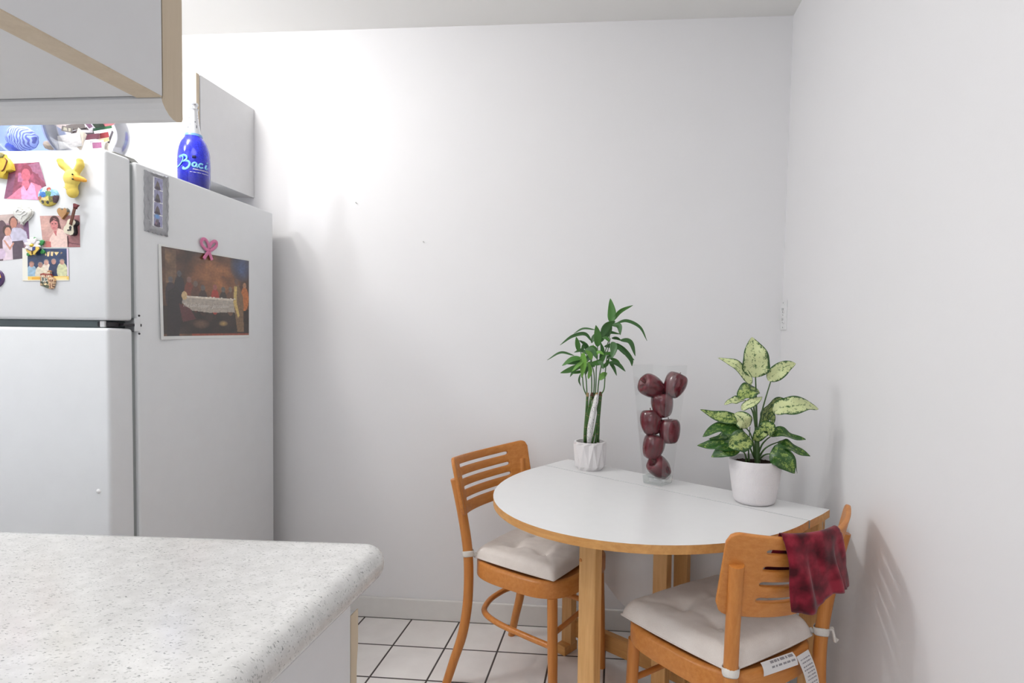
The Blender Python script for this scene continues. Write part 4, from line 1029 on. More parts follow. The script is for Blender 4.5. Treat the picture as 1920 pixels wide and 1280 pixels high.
# plush duck
def c1(x, y): return (x/3.369, 180+y/3.369)
t = thing('plush_duck', 'small yellow plush duck with orange bill hanging on the freezer door', 'plush toy', PD(*c1(478, 530)), 0); o_ = local(t)
M_PLUSH = fabric('yellow_plush', (222, 194, 84), (240, 218, 120), 1400); M_BILL = plain('orange_felt', (236, 170, 62), .8); M_EYE = plain('black_bead', (24, 22, 22), .2)
bm = bmesh.new()
def blob(px, py, d, rx, rz, ry):
    c = PD(*c1(px, py), d); r = bmesh.ops.create_icosphere(bm, subdivisions=3, radius=1)
    for v in r['verts']: v.co = Vector((v.co.x*rx, v.co.y*ry, v.co.z*rz))+c
blob(486, 528, .014, .0235, .024, .013); blob(478, 575, .012, .017, .022, .011); blob(485, 612, .012, .0165, .017, .010)
for P_, r in ((((405, 418), (420, 445), (450, 470), (478, 505)), [.0075, .0095, .0085, .009]), (((528, 418), (530, 445), (512, 478), (495, 505)), [.0075, .0098, .0085, .009])):
    tube(bm, spline([PD(*c1(*p), .011) for p in P_], 5), r, 14)
    blob(*P_[0], .011, .0085, .0075, .008)
part('body', bm, M_PLUSH, t, o_, 180)
bd = bpy.data.objects['body.001'] if 'body.001' in bpy.data.objects else None
for o in t.children:
    if o.name.startswith('body'):
        m_ = o.modifiers.new('one_skin', 'REMESH'); m_.mode = 'VOXEL'; m_.voxel_size = .0016; m_.use_smooth_shade = True
        m_ = o.modifiers.new('soften', 'SMOOTH'); m_.iterations = 6
bm = bmesh.new(); tube(bm, spline([PD(*c1(*p), .020) for p in ((518, 530), (545, 534), (572, 543), (588, 549))], 5), [(.006, .008), (.0058, .0075), (.0045, .006), (.002, .003)], 12); part('bill', bm, M_BILL, t, o_, 180)
for p in ((515, 512), (516, 541)):
    bm = bmesh.new(); bmesh.ops.create_icosphere(bm, subdivisions=2, radius=.0022); bmesh.ops.translate(bm, vec=PD(*c1(*p), .0262), verts=bm.verts[:]); part('eye', bm, M_EYE, t, o_, 180)
part('tag', pbm([c1(*p) for p in ((400, 508), (422, 500), (428, 520), (405, 528))], .006, .0066), M_PAPER, t, o_)
bm = bmesh.new(); tube(bm, spline([PD(*c1(*p), .0205) for p in ((448, 588), (470, 600), (490, 622))], 5), .0012, 6); part('seam', bm, M_PLUSH, t, o_, 180)
# hearts
def heart(cx, cy, w, h, n=40):
    out = []
    for k in range(n):
        a = 2*PI*k/n; x = 16*math.sin(a)**3; y = 13*math.cos(a)-5*math.cos(2*a)-2*math.cos(3*a)-math.cos(4*a)
        out.append((cx+x/32*w, cy-(y+2.5)/29*h))
    return out
M_LACE = plain('white_lace_resin', (232, 232, 226), .5, .4, .25, 300, .8, 320)
t = thing('fridge_magnet', 'white lacy heart magnet holding the photograph of the couple', 'magnet', PD(46, 406), 0, MAG); o_ = local(t)
part('heart', pbm(heart(46, 406, 34, 31), .0008, .0085, .0038), M_LACE, t, o_, 60)
for k, (x, y) in enumerate(heart(46, 406, 35, 32, 24)):
    pass
bm = bmesh.new(); tube(bm, [PD(x, y, .003) for x, y in [(a+.55*math.cos(i*2.2), b+.55*math.sin(i*2.2)) for i, (a, b) in enumerate(heart(46, 406, 36, 33, 96))]], .0016, 6, closed=True); part('lace_edge', bm, M_LACE, t, o_, 180)
bm = bmesh.new(); tube(bm, spline([PD(x, y, .0092) for x, y in ((46, 398), (40, 394), (36, 400), (44, 403), (52, 397), (56, 401), (48, 406), (46, 412))], 5), .0011, 6); part('ribbon_trim', bm, M_WPLAST, t, o_, 180)
bm = pbm(heart(121, 401, 20.5, 22), .0008, .0075, .002)
colour_faces(bm, lambda c: (112, 108, 96) if (c.z > PD(121, 398).z) else (176, 130, 78))
o = obj('fridge_magnet', bm, M_ENAMEL, None, 40); tag(settle(o), 'small brown and grey heart magnet above the portrait photograph', 'magnet', MAG)
# guitar
def cg(x, y): return (60+x/10.67, 340+y/10.67)
t = thing('fridge_magnet', 'miniature guitar magnet with cream body and dark neck', 'magnet', PD(*cg(880, 850)), 0, MAG); o_ = local(t)
GB = [cg(*p) for p in ((800, 800), (830, 772), (880, 765), (930, 785), (960, 830), (950, 870), (912, 905), (918, 960), (925, 1030), (905, 1080), (860, 1095), (790, 1072), (735, 1035), (718, 980), (740, 920), (780, 885), (792, 840))]
part('body', pbm(GB, .0006, .0125), plain('black_lacquer', (36, 34, 38), .25), t, o_)
part('top', pbm([(a+.0, b) for a, b in GB], .0126, .0138, .0006), plain('cream_lacquer', (226, 218, 196), .3), t, o_)
part('pick_guard', pbm([cg(*p) for p in ((905, 805), (935, 800), (950, 850), (905, 890), (880, 860))], .0139, .0144), plain('ivory_resin', (236, 226, 208), .4), t, o_)
part('neck', pbm([cg(*p) for p in ((935, 545), (985, 545), (900, 900), (850, 880))], .0139, .0165, .0005), plain('rosewood', (96, 52, 36), .5), t, o_)
part('headstock', pbm([cg(*p) for p in ((930, 470), (960, 465), (1035, 498), (990, 545), (980, 580), (930, 560))], .011, .0165, .0008), plain('red_lacquer', (112, 40, 44), .35), t, o_)
part('bridge', pbm([cg(*p) for p in ((808, 985), (880, 975), (878, 1000), (810, 1010))], .0139, .0152), M_DARK, t, o_)
part('sound_hole', pbm([cg(*p) for p in circ(862, 945, 26, 34, 14)], .0138, .0141), M_DARK, t, o_)
# flower with butterfly
def cf(x, y): return (x/10.667, 440+y/10.667)
t = thing('fridge_magnet', 'white flower magnet with yellow centre, green leaves and a butterfly', 'magnet', PD(*cf(700, 220)), 0, MAG); o_ = local(t)
M_GRN = plain('green_resin', (54, 140, 74), .4); M_PET = plain('white_resin', (240, 236, 238), .4); M_YC = plain('yellow_centre', (232, 200, 70), .5, .5, .3, 500)
for P_ in (((800, 130), (880, 105), (915, 130), (890, 200), (810, 230)), ((830, 350), (880, 290), (930, 340), (920, 380), (850, 385)), ((565, 370), (620, 360), (665, 400), (600, 430), (565, 420)), ((690, 90), (720, 50), (755, 75), (740, 110))):
    part('leaf', pbm([cf(*p) for p in P_], .002, .0055, .0015), M_GRN, t, o_)
for k in range(10):
    a = 2*PI*k/10+.2; cx, cy = 700+92*math.cos(a), 215+92*math.sin(a)
    pl = [(cx+(66*math.cos(b))*math.cos(a)-(34*math.sin(b))*math.sin(a), cy+(66*math.cos(b))*math.sin(a)+(34*math.sin(b))*math.cos(a)) for b in [2*PI*j/14 for j in range(14)]]
    part('petal', pbm([cf(*p) for p in pl], .0045+.0007*(k % 3), .008+.0007*(k % 3), .0015), M_PET, t, o_)
o = dome('flower_centre', *cf(695, 225), 3.6, .013, PD, [('bg', (230, 198, 70))], M_YC, None); o.parent = t; o.data.transform(Matrix.Translation(o_))
bt = part('butterfly', pbm([cf(*p) for p in ((735, 350), (600, 300), (620, 350), (680, 390), (700, 430), (740, 400), (780, 420), (800, 370), (870, 300), (850, 250), (760, 260))], .0105, .0125, .0008), plain('yellow_butterfly_wing', (222, 190, 90), .4), t, o_)
part('wing_edge', pbm([cf(*p) for p in ((735, 350), (590, 290), (640, 300), (700, 320))], .0126, .0134), plain('blue_butterfly_edge', (58, 70, 130), .4), bt, o_)
part('wing_edge', pbm([cf(*p) for p in ((740, 345), (745, 262), (800, 250), (800, 310))], .0126, .0134), plain('blue_butterfly_edge', (58, 70, 130), .4), bt, o_)
bm = bmesh.new(); tube(bm, [PD(*cf(735, 330), .0134), PD(*cf(740, 400), .0134)], .0012, 6); part('wing_body', bm, M_TWIG, bt, o_, 180)
# tram shaped souvenir magnet
TR = [cf(*p) for p in ((862, 785), (935, 770), (1000, 768), (1005, 735), (1035, 715), (1060, 740), (1058, 790), (1085, 830), (1090, 850), (1130, 870), (1140, 940), (1105, 1075), (1060, 1092), (1010, 1075), (950, 1050), (865, 1022))]
x0, z0 = PD(*cf(862, 715)).x, PD(*cf(862, 715)).z; x1, z1 = PD(*cf(1140, 1092)).x, PD(*cf(1140, 1092)).z
bm = bmesh.new(); prism(bm, TR, .0022, .009, .0008, 1, 0, lambda a, b, d: PD(a, b, d))
r = bmesh.ops.triangulate(bm, faces=[f for f in bm.faces if len(f.verts) > 4]); bmesh.ops.subdivide_edges(bm, edges=bm.edges[:], cuts=5, use_grid_fill=True)
TROPS = [('bg', (178, 128, 92)), ('r', 0, .1, .85, .18, (222, 200, 170)), ('r', 0, .18, .8, .28, (150, 72, 56)), ('r', 0, .28, .8, .34, (226, 208, 180)), ('r', .1, .38, .55, .6, (206, 206, 190)), ('r', .15, .40, .30, .58, (88, 92, 84)), ('r', .36, .40, .5, .58, (88, 92, 84)), ('r', 0, .62, .62, .72, (62, 70, 58)), ('r', .05, .72, .7, .76, (226, 206, 160)), ('r', 0, .78, .65, .95, (78, 84, 62)), ('p', [(.62, .36), (1, .40), (1, .9), (.66, 1)], (214, 178, 140)), ('r', .70, .5, .78, .95, (120, 72, 50)), ('r', .86, .5, .92, .9, (120, 72, 50)), ('n', 18, .35)]
colour_faces(bm, lambda c: paint_at(TROPS, (c.x-x0)/(x1-x0), (c.z-z0)/(z1-z0)))
o = obj('fridge_magnet', bm, M_ENAMEL, None, 30); tag(settle(o), 'brown tram shaped souvenir magnet on the yellow bordered photograph', 'magnet', MAG)
o = dome('fridge_magnet', -8.2, 522, 17.6, .007, PD, [('bg', (74, 44, 92)), ('e', .5, .5, .40, .40, (44, 40, 84)), ('p', [(.2, .15), (.8, .15), (.9, .48), (.5, .52), (.2, .5)], (226, 178, 78)), ('e', .62, .36, .14, .14, (206, 120, 60)), ('e', .6, .74, .16, .1, (150, 140, 190))], M_ENAMEL)
tag(settle(o), 'round purple badge magnet with a yellow scene at the left edge of the freezer door', 'magnet', MAG)

# ------------------------------------------------------------------ things on the side of the refrigerator
N_S = (1, 0, 0)
t = thing('picture_frame', 'ornate grey framed photo strip on the side of the refrigerator', 'picture frame', PS(292, 380), 0); o_ = local(t)
def fq(u, v):
    a = Vector((269.7, 318.2)).lerp(Vector((314.5, 331.5)), u); b = Vector((269.7, 432)).lerp(Vector((313.2, 443.5)), u); p = a.lerp(b, v); return p.x, p.y
def iq(u, v):
    a = Vector((285.2, 330.2)).lerp(Vector((304.4, 335.9)), u); b = Vector((284, 422.7)).lerp(Vector((303.7, 428.4)), u); p = a.lerp(b, v); return p.x, p.y
M_FRAME = plain('pewter_grey_frame', (172, 173, 178), .45, .5, .12, 90)
outer = []; inn = []
NN = 120
def per(k):     # 0..1 round a rectangle
    k = k*4; i = int(k) % 4; f = k-int(k)
    return [(f, 0), (1, f), (1-f, 1), (0, 1-f)][i]
bm = bmesh.new(); RR = [[], [], [], [], []]
for k in range(NN):
    u, v = per(k/NN); w = .022*math.sin(k/NN*2*PI*22)
    cu, cv = u-.5, v-.5; uo, vo2 = .5+cu*(1+w*1.3), .5+cv*(1+w*.55)
    RR[0].append(bm.verts.new(PS(*fq(uo, vo2), .0005))); RR[1].append(bm.verts.new(PS(*fq(uo, vo2), .004)))
    a = Vector(fq(u, v)); b = Vector(iq(u, v))
    m1 = a.lerp(b, .45); RR[2].append(bm.verts.new(PS(m1.x, m1.y, .0085+.0012*math.sin(k/NN*2*PI*44)))); m2 = a.lerp(b, .8); RR[3].append(bm.verts.new(PS(m2.x, m2.y, .0055))); RR[4].append(bm.verts.new(PS(b.x, b.y, .0032)))
for A, B in zip(RR, RR[1:]):
    for k in range(NN): bm.faces.new((A[k], A[(k+1) % NN], B[(k+1) % NN], B[k]))
bm.faces.new(RR[0]); bmesh.ops.recalc_face_normals(bm, faces=bm.faces[:]); part('moulding', bm, M_FRAME, t, o_, 60)
for side in (0, 1):
    for j in range(6):
        v0 = .08+j*.15; u_ = .13 if side == 0 else .88
        pts = [PS(*fq(u_+.05*math.sin(PI*q)*(1 if j % 2 else -1), v0+.12*q), .0085) for q in (0, .25, .5, .75, 1)]
        bm = bmesh.new(); tube(bm, spline(pts, 4), .0009, 6); part('scroll', bm, M_FRAME, t, o_, 180)
ops = [('bg', (240, 242, 246))]
for k, c in enumerate(((116, 106, 104), (104, 100, 100), (110, 100, 104), (112, 104, 116))):
    y0 = k*.25+.008; y1 = y0+.234
    ops += [('r', .14, y0, .95, y1, (150, 150, 182)), ('r', .5, y0, .95, y1, (160, 160, 196)), ('p', [(.2, y1), (.28, y0+.14), (.45, y0+.06), (.6, y0+.10), (.78, y1)], c), ('g', .45, y1-.02, .3, .05, (70, 62, 80))]
ops += [('g', .45, .79, .3, .06, (110, 160, 220)), ('e', .35, .93, .1, .03, (140, 110, 130)), ('e', .65, .92, .1, .03, (70, 60, 100)), ('n', 16, .15)]
o = print_panel('photo_strip', [PS(*iq(0, 0)), PS(*iq(1, 0)), PS(*iq(1, 1)), PS(*iq(0, 1))], N_S, ops, 50, 200, .0006, None, M_PHOTO, t, .0022); o.data.transform(Matrix.Translation(o_))
# banquet print: a plain generic crowd round a white table
t = thing('poster_print', 'dark painted print of a supper table pinned by a pink ribbon magnet', 'print', PS(380, 550), 0); o_ = local(t)
rnd = random.Random(5)
ops = [('grad', (74, 52, 40), (104, 72, 50), 'y'), ('n', 5, .35), ('g', .56, .28, .34, .34, (150, 96, 56)), ('r', .03, .02, .14, .4, (112, 86, 64)), ('g', .9, .1, .16, .2, (70, 84, 120)), ('r', .0, .66, 1, .98, (54, 42, 36)), ('n', 9, .3, 4)]
for (x, y, c) in ((.08, .40, (60, 50, 52)), (.17, .32, (48, 42, 44)), (.27, .38, (120, 62, 46)), (.34, .42, (92, 60, 44)), (.42, .46, (66, 48, 40)), (.56, .44, (168, 60, 46)), (.66, .46, (62, 50, 40)), (.75, .45, (110, 80, 60)), (.94, .38, (190, 112, 56))):
    ops += [('e', x, y+.14, .055, .16, c), ('e', x, y-.04, .024, .035, tuple(min(255, v*.6+60) for v in c))]
ops += [('p', [(.17, .53), (.82, .53), (.86, .56), (.86, .76), (.80, .70), (.50, .72), (.30, .70), (.17, .60)], (178, 168, 156)), ('p', [(.17, .53), (.82, .53), (.85, .555), (.19, .555)], (214, 204, 188)), ('p', [(.05, .50), (.14, .42), (.20, .56), (.16, 1), (.03, 1)], (46, 38, 38)), ('p', [(.80, .36), (.86, .34), (.92, .5), (.93, .96), (.84, .96), (.79, .56)], (126, 98, 70)), ('p', [(.80, .36), (.84, .36), (.83, .56), (.87, .74), (.85, .78), (.79, .58)], (206, 178, 110)), ('e', .83, .30, .026, .04, (112, 84, 70)),
        ('e', .22, .53, .03, .05, (206, 178, 132)), ('p', [(.16, .62), (.28, .68), (.34, .80), (.20, .84)], (96, 54, 54)), ('g', .4, .86, .1, .06, (110, 84, 66)), ('g', .66, .85, .06, .04, (170, 140, 90)), ('r', .30, .975, 1, 1, (150, 72, 50)), ('n', 40, .14, 2)]
for k in range(12): ops.insert(-1, ('e', .25+.05*k+rnd.uniform(-.01, .01), .53+rnd.uniform(-.004, .008), .012, .006, (232, 226, 214)))
full = [('bg', (226, 228, 226))]
PQ = [PS(295.5, 457), PS(467, 486.5), PS(467, 633), PS(298.5, 636.5)]
def inner_at(u, v): return paint_at(ops, (u-.028)/.966, (v-.018)/.945)
bm = bmesh.new(); bm.free()
class _O(list): pass
_old = paint_at
def paint_at(ops_, x, y):      # the print has a narrow white paper border
    if isinstance(ops_, _O):
        u, v = (x-.028)/.966, (y-.018)/.945
        return (228, 230, 228) if not (0 <= u <= 1 and 0 <= v <= 1) else _old(list(ops_), u, v)
    return _old(ops_, x, y)
o = print_panel('sheet', PQ, N_S, _O(ops), 190, 170, .0005, lambda u, v: .010*max(0, .28-u)**1.5*3*(.3+v), M_PHOTO, t, .0004); o.data.transform(Matrix.Translation(o_))
def text_mesh(body, fn, size=1., shear=0., bold=0., space=1.):
    """letters as a mesh: fn maps (x, y) in text units to a point; x runs 0..width"""
    cu = bpy.data.curves.new('t', 'FONT'); cu.body = body; cu.size = size; cu.shear = shear; cu.offset = bold; cu.space_character = space; cu.resolution_u = 3
    ob = bpy.data.objects.new('t', cu); COL.objects.link(ob); dg = bpy.context.evaluated_depsgraph_get(); dg.update()
    me = bpy.data.meshes.new_from_object(ob.evaluated_get(dg)); bpy.data.objects.remove(ob)
    xs = [v.co.x for v in me.vertices]; w0, w1 = min(xs), max(xs)
    bm = bmesh.new(); bm.from_mesh(me); bpy.data.meshes.remove(me)
    for v in bm.verts: v.co = fn((v.co.x-w0)/(w1-w0), v.co.y)
    return bm
pxm = lambda u, y: PS(343+84*u, 574.5+3*u-y*9.5, .0016)
part('caption', text_mesh('The Last Supper - Jerusalem', pxm, 1., .35), plain('white_ink', (226, 222, 216), .6), t, o_, None)
t = thing('fridge_magnet', 'pink ribbon bow magnet holding the dark print on the refrigerator side', 'magnet', PS(389, 468), 0); o_ = local(t)
M_PINK = plain('pink_rubber', (216, 122, 164), .4)
for nm, P_, ra in (('loop', ((388, 470), (380, 464), (374.5, 455), (377, 448.5), (383, 449.5), (388, 459), (389.5, 470)), (.0058, .0028)), ('loop', ((388.5, 470), (392, 458), (398, 452.5), (403, 454), (402.5, 461), (396, 467), (389, 470.5)), (.0058, .0028)),
                   ('tail', ((390, 468), (385, 476), (379, 485)), (.0066, .002)), ('tail', ((388, 468), (391, 477), (394.5, 487)), (.0066, .002))):
    bm = bmesh.new(); tube(bm, spline([PS(*p, .0058) for p in P_], 6), ra, 10, flat=(1, 0, 0)); part(nm, bm, M_PINK, t, o_, 60)
bm = bmesh.new(); bmesh.ops.create_icosphere(bm, subdivisions=2, radius=.0048); bmesh.ops.translate(bm, vec=PS(389, 469.5, .0075), verts=bm.verts[:]); part('knot', bm, M_PINK, t, o_, 180)

# ------------------------------------------------------------------ things on top of the refrigerator
bx = FX-.056; lo, hi = 300, 420
for _ in range(40):
    mid = (lo+hi)/2
    if on_x(364, mid, bx).z > FT: lo = mid
    else: hi = mid
BP = on_x(364, lo, bx); ztop = on_x(363, 192.5, bx).z; HB = ztop-FT
sc_m = (BP-CAM).dot(CF)/F                  # metres per pixel there
RB = 26.8*sc_m
t = thing('bottle', 'deep blue sparkling wine bottle with white foil neck on the refrigerator', 'bottle', (BP.x, BP.y, FT)); 
HT = HB
def bz(y): return HT*(1-(y-85)/1150.)
def br(w): return RB*w/206.
def blue_mat():
    s = NT('glittering_blue_bottle'); s.set(.12, .5, **{'Coat Weight': .6, 'Coat Roughness': .05})
    sp = s.n('ShaderNodeSeparateXYZ'); s.l(s.coord(), sp.inputs[0])
    vo = s.n('ShaderNodeTexVoronoi'); vo.inputs['Scale'].default_value = 420; s.l(s.coord(), vo.inputs['Vector'])
    f = s.noise(s.coord(), 240, 3, .7)
    base = s.ramp(f, [(.35, lin((24, 22, 176))), (.6, lin((44, 58, 236)))])
    mr = s.n('ShaderNodeMapRange'); mr.inputs[1].default_value = 0; mr.inputs[2].default_value = HT*.36; s.l(sp.outputs[2], mr.inputs[0])
    low = s.n('ShaderNodeMix', data_type='RGBA'); s.l(mr.outputs[0], low.inputs[0]); low.inputs[6].default_value = lin((22, 22, 120)); s.l(base, low.inputs[7])
    s.l(low.outputs[2], s.b.inputs['Base Color'])
    return s.m
def foil_mat():
    s = NT('white_dotted_foil'); s.set(.28, .5, Metallic=.45)
    vo = s.n('ShaderNodeTexVoronoi'); vo.inputs['Scale'].default_value = 85; vo.inputs['Randomness'].default_value = .6; s.l(s.coord(), vo.inputs['Vector'])
    s.l(s.ramp(vo.outputs['Distance'], [(.17, lin((60, 68, 92))), (.21, lin((222, 224, 228)))]), s.b.inputs['Base Color']); return s.m
bm = bmesh.new(); P = spline([(br(w), 0, bz(y)) for w, y in ((0, 1225), (120, 1228), (190, 1226), (200, 1205), (204, 1100), (206, 950), (203, 820), (190, 720), (160, 625), (118, 560), (100, 525))], 4)
lathe(bm, [(max(p.x, 0) if i else 0, max(p.z, .0005)) for i, p in enumerate(P)], 48); obj('glass_body', bm, blue_mat(), t, 60)
bm = bmesh.new(); P = spline([(br(w), 0, bz(y)) for w, y in ((101, 530), (96, 505), (78, 420), (62, 310), (54, 215), (54, 190), (60, 182), (60, 165), (50, 158), (46, 135), (58, 122), (60, 105), (50, 92), (0, 86))], 3)
lathe(bm, [(max(p.x, 0) if i < len(P)-1 else 0, p.z) for i, p in enumerate(P)], 40, shape=lambda a, z, r: 1+.03*math.sin(9*a+z*300)*(1 if z > bz(320) else .3)); obj('foil', bm, foil_mat(), t, 50)
bm = bmesh.new(); lathe(bm, [(br(100), bz(544)), (br(112), bz(542)), (br(106), bz(512)), (br(96), bz(510))], 40); obj('collar_band', bm, plain('pale_blue_band', (120, 170, 224), .3), t, 60)
dcam = Vector((CAM.x-BP.x, CAM.y-BP.y, 0)).normalized(); drt = Vector((-dcam.y, dcam.x, 0))
if drt.dot(CR) < 0: drt = -drt
def on_bottle(x, y, e=.0007):      # crop coordinates of the label -> point on the curved side
    z = bz(y); u = (x-378)/206.*RB; th = math.asin(max(-.97, min(.97, u/RB))); R_b = RB*1.0+e
    return dcam*(R_b*math.cos(th))+drt*(R_b*math.sin(th))+Vector((0, 0, z))
M_LOGO = plain('pale_blue_lettering', (136, 206, 240), .4); M_WHT = plain('white_lettering', (236, 236, 240), .5)
for nm, P_, r in (('letter', [((212, 868), (228, 850), (248, 858), (252, 884), (238, 922), (214, 960), (184, 984)), ((236, 850), (262, 838), (290, 852), (294, 882), (268, 908), (246, 914)), ((262, 910), (306, 912), (330, 938), (318, 982), (284, 1012), (252, 1012), (262, 990))], 15),
                  ('letter', [((412, 935), (392, 924), (368, 938), (362, 962), (380, 976), (402, 966), (412, 940), (408, 968), (424, 978))], 12), ('letter', [((484, 934), (466, 924), (442, 940), (438, 962), (456, 978), (486, 968))], 12), ('letter', [((524, 924), (512, 964), (522, 976), (540, 966))], 12)):
    bm = bmesh.new()
    for q in P_: tube(bm, spline([on_bottle(*p) for p in q], 6), (r/206.*RB, .0009), 8, flat=dcam)
    obj(nm, bm, M_LOGO, t, 180)
bm = bmesh.new(); tube(bm, [on_bottle(530, 888), on_bottle(536, 898)], (9/206.*RB, .0009), 8, flat=dcam); obj('letter_dot', bm, M_LOGO, t, 180)
obj('small_print', text_mesh('PERUGINA', lambda u, y: on_bottle(366+182*u, 1016-y*22, .0006), 1., 0, .02), M_WHT, t)
for (a, b) in ((330, 362), (372, 410), (418, 462), (474, 548)):
    bm = bmesh.new(); tube(bm, [on_bottle(a, 1048), on_bottle((a+b)/2, 1048), on_bottle(b, 1048)], (.0007, .0004), 6, flat=dcam); obj('small_print', bm, M_WHT, t, 180)
bm = bmesh.new(); tube(bm, [on_bottle(380, 832), on_bottle(380, 866)], (24/206.*RB, .0005), 6, flat=dcam); obj('crest', bm, plain('navy_crest', (22, 26, 84), .4), t, 180)

def bowl(name, label, c, R, mat, squash, rim):
    bm = bmesh.new(); pr = []
    a0 = -PI/2+.42; a1 = rim
    for k in range(29):
        a = a0+(a1-a0)*k/28; pr.append((R*math.cos(a), R*squash*math.sin(a)))
    zb = pr[0][1]; pr = [(r, z-zb+.002) for r, z in pr]
    ti = [(max(r-.003, 0), z+(.003 if z < .01 else 0)) for r, z in pr[::-1]]
    lathe(bm, [(0, 0), (pr[0][0]*.96, 0)]+pr+[(pr[-1][0]-.0015, pr[-1][1]+.0015)]+ti+[(0, ti[-1][1])], 56)
    bmesh.ops.recalc_face_normals(bm, faces=bm.faces[:])
    o = obj(name, bm, mat, None, 60); o.location = c; return tag(o, label, 'bowl'), zb
bc_ = on_z(163, 306, FT); bb_ = on_z(56, 312, FT)
BC, BB = Vector((bc_.x, 1.580, FT+.0005)), Vector((bb_.x-.012, 1.600, FT+.0005))
bowl('glass_bowl', 'clear round glass bowl full of cards on the refrigerator', BC, .101, M_BOWLGLASS, 1.0, .75)
bowl('glass_bowl', 'blue round glass bowl on the refrigerator beside the clear bowl', BB, .098, M_BLUEGLASS, .95, .8)
# cards and papers in the clear bowl: pixel centre, depth, size in px, turn, colours, label
def c8(x, y): return (x/8., 220+y/8.)
CARDS = [((1050, 355), -.052, (44, 26), 10, (236, 234, 226), None, 'white card leaning at the front left of the clear bowl'), ((1200, 330), -.046, (30, 34), -32, (236, 222, 196), None, 'cream card tilted behind the white card in the clear bowl'),
         ((1460, 420), -.055, (27, 18), 4, (240, 236, 240), (176, 110, 150), 'white card with a pink picture at the front of the clear bowl'), ((1390, 290), -.048, (28, 10), 6, (176, 104, 120), None, 'dull pink slip in the middle of the clear bowl'),
         ((1540, 275), -.044, (24, 10), 12, (166, 60, 66), None, 'dark red slip at the right of the clear bowl'), ((1560, 345), -.050, (20, 7), 14, (232, 196, 150), None, 'tan slip under the dark red one in the clear bowl'),
         ((1650, 330), -.040, (6, 34), -32, (92, 86, 92), None, 'dark narrow card standing at the right side of the clear bowl'), ((1010, 180), -.036, (26, 10), -12, (104, 98, 88), (190, 184, 160), 'dark patterned card at the upper left of the clear bowl'),
         ((1140, 140), -.034, (34, 12), 14, (120, 112, 106), None, 'grey card lying across the upper left of the clear bowl'), ((1300, 210), -.042, (26, 5), -2, (238, 232, 232), None, 'white paper strip across the middle of the clear bowl'),
         ((1330, 110), -.044, (11, 22), 38, (242, 238, 240), (140, 90, 120), 'white card with a purple stripe at the top of the clear bowl'), ((1540, 165), -.040, (36, 5), 10, (52, 110, 72), None, 'thin green slip near the top right of the clear bowl'),
         ((1480, 130), -.032, (30, 10), 8, (64, 84, 62), None, 'dark green card behind the thin green slip in the clear bowl'), ((1640, 95), -.036, (18, 10), 34, (206, 110, 120), None, 'pink slip at the top right of the clear bowl'),
         ((900, 100), -.030, (14, 22), 60, (222, 206, 200), None, 'pale pink paper at the top left of the clear bowl'), ((1250, 255), -.030, (40, 22), 20, (96, 84, 84), None, 'dark card deep in the middle of the clear bowl'),
         ((1620, 440), -.046, (16, 14), -20, (226, 218, 210), None, 'off white paper at the lower right of the clear bowl')]
for (px, dy, sz, rot, c, c2, lb_) in CARDS:
    p = on_y(*c8(*px), BC.y+dy); k = .00150
    w, h = sz[0]*k/2, sz[1]*k/2; a = math.radians(-rot); yaw = math.radians(rot*.5)
    R3 = Matrix.Rotation(yaw, 3, 'Z') @ Matrix.Rotation(a, 3, 'Y')
    quad = [R3 @ Vector((x, 0, z)) for x, z in ((-w, h), (w, h), (w, -h), (-w, -h))]
    ops = [('bg', c)] + ([('r', .2, .25, .85, .8, c2)] if c2 else []) + [('n', 6, .1)]
    o = print_panel('paper_card', quad, R3 @ Vector((0, -1, 0)), ops, 12, 10, .0009, None, M_PHOTO); o.location = p
    tag(o, lb_, 'card', 'cards and papers in the clear bowl')
# things in the blue bowl
def shell_mat():
    s = NT('wavy_violet_pattern'); s.set(.5)
    w = s.n('ShaderNodeTexWave'); w.inputs['Scale'].default_value = 42; w.inputs['Distortion'].default_value = 9; w.inputs['Detail'].default_value = 1.5; s.l(s.coord(), w.inputs['Vector'])
    s.l(s.ramp(w.outputs['Fac'], [(.35, lin((146, 138, 190))), (.6, lin((240, 236, 250)))]), s.b.inputs['Base Color']); return s.m
def pebble(px, py, dy, rx, ry, rz, rot, m, name, label, cat, seed):
    bm = bmesh.new(); bmesh.ops.create_icosphere(bm, subdivisions=4, radius=1)
    for v in bm.verts: v.co = Vector((v.co.x*rx, v.co.y*ry, v.co.z*rz))*(1+.12*noise.noise(v.co*2.2+Vector((seed, 0, 0))))
    o = obj(name, bm, m, None, 180); o.location = on_y(*c8(px, py), BB.y+dy); o.rotation_euler = (0, rot, 0); return tag(o, label, cat)
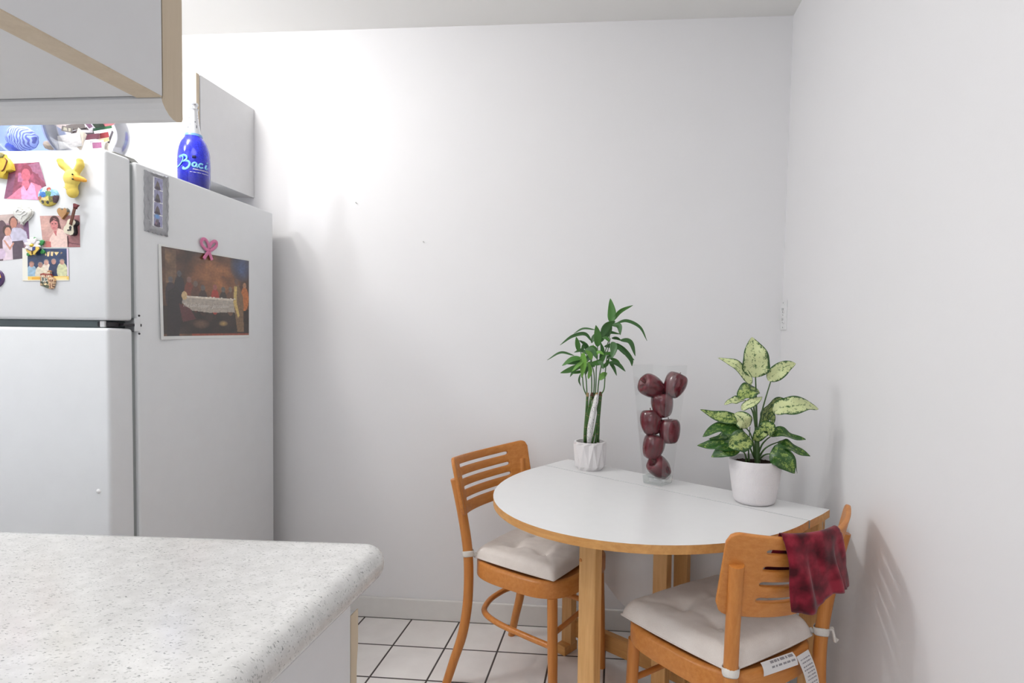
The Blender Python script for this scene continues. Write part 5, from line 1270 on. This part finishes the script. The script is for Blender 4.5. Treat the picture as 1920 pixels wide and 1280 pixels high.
pebble(330, 310, -.018, .044, .030, .034, .25, shell_mat(), 'patterned_pouch', 'violet and white wavy patterned pouch inside the blue glass bowl', 'pouch', 2)
pebble(740, 420, -.022, .016, .013, .013, .3, plain('taupe_stone', (150, 138, 128), .7), 'pebble', 'grey brown pebble at the right inside the blue glass bowl', 'stone', 6)
pebble(250, 455, -.01, .030, .022, .014, .1, plain('blue_glass_stone', (70, 90, 190), .2), 'pebble', 'dark blue glass stone at the bottom of the blue bowl', 'stone', 9)
# ------------------------------------------------------------------ light
def area(name, loc, target, size, power, col, sy=None):
    l = bpy.data.lights.new(name, 'AREA'); l.energy = power; l.color = col; l.size = size
    if sy: l.shape = 'RECTANGLE'; l.size_y = sy
    o = bpy.data.objects.new(name, l); COL.objects.link(o); o.location = loc
    d = Vector(target)-Vector(loc); o.rotation_euler = d.to_track_quat('-Z', 'Y').to_euler(); return o
def bulb(name, loc, r, power, col):
    l = bpy.data.lights.new(name, 'POINT'); l.energy = power; l.color = col; l.shadow_soft_size = r
    o = bpy.data.objects.new(name, l); COL.objects.link(o); o.location = loc; return o
bulb('kitchen_ceiling_lamp', (-1.62, 1.36, 2.36), .07, 17.5, (1, .985, .965))
area('room_fill', (-.6, .75, 2.44), (-.6, .75, 0), .8, 4.5, (1, .985, .97))  # added soft fill above the middle of the room, not a known fixture
bulb('galley_ceiling_lamp', (-2.05, .92, 2.38), .06, 19, (.95, .97, 1))
area('rear_fill', (-.5, -1.0, 2.43), (-.5, -1.0, 0), .6, 15, (1, .985, .97))  # added fill from behind the camera, no lamp known there
area('window_fill', (-1.15, YB-.02, 1.52), (-.6, 2.3, 1.2), 1.6, 5, (.82, .9, 1), 1.35)  # bluish fill added at the back, standing in for daylight from an unseen window
w = bpy.data.worlds.new('world'); sc.world = w; w.use_nodes = True
w.node_tree.nodes['Background'].inputs[0].default_value = (.78, .88, 1, 1); w.node_tree.nodes['Background'].inputs[1].default_value = 1.3
sc.view_settings.view_transform = 'Standard'; sc.view_settings.look = 'None'; sc.view_settings.gamma = 1; sc.view_settings.use_curve_mapping = False
sc.view_settings.exposure = 0.12
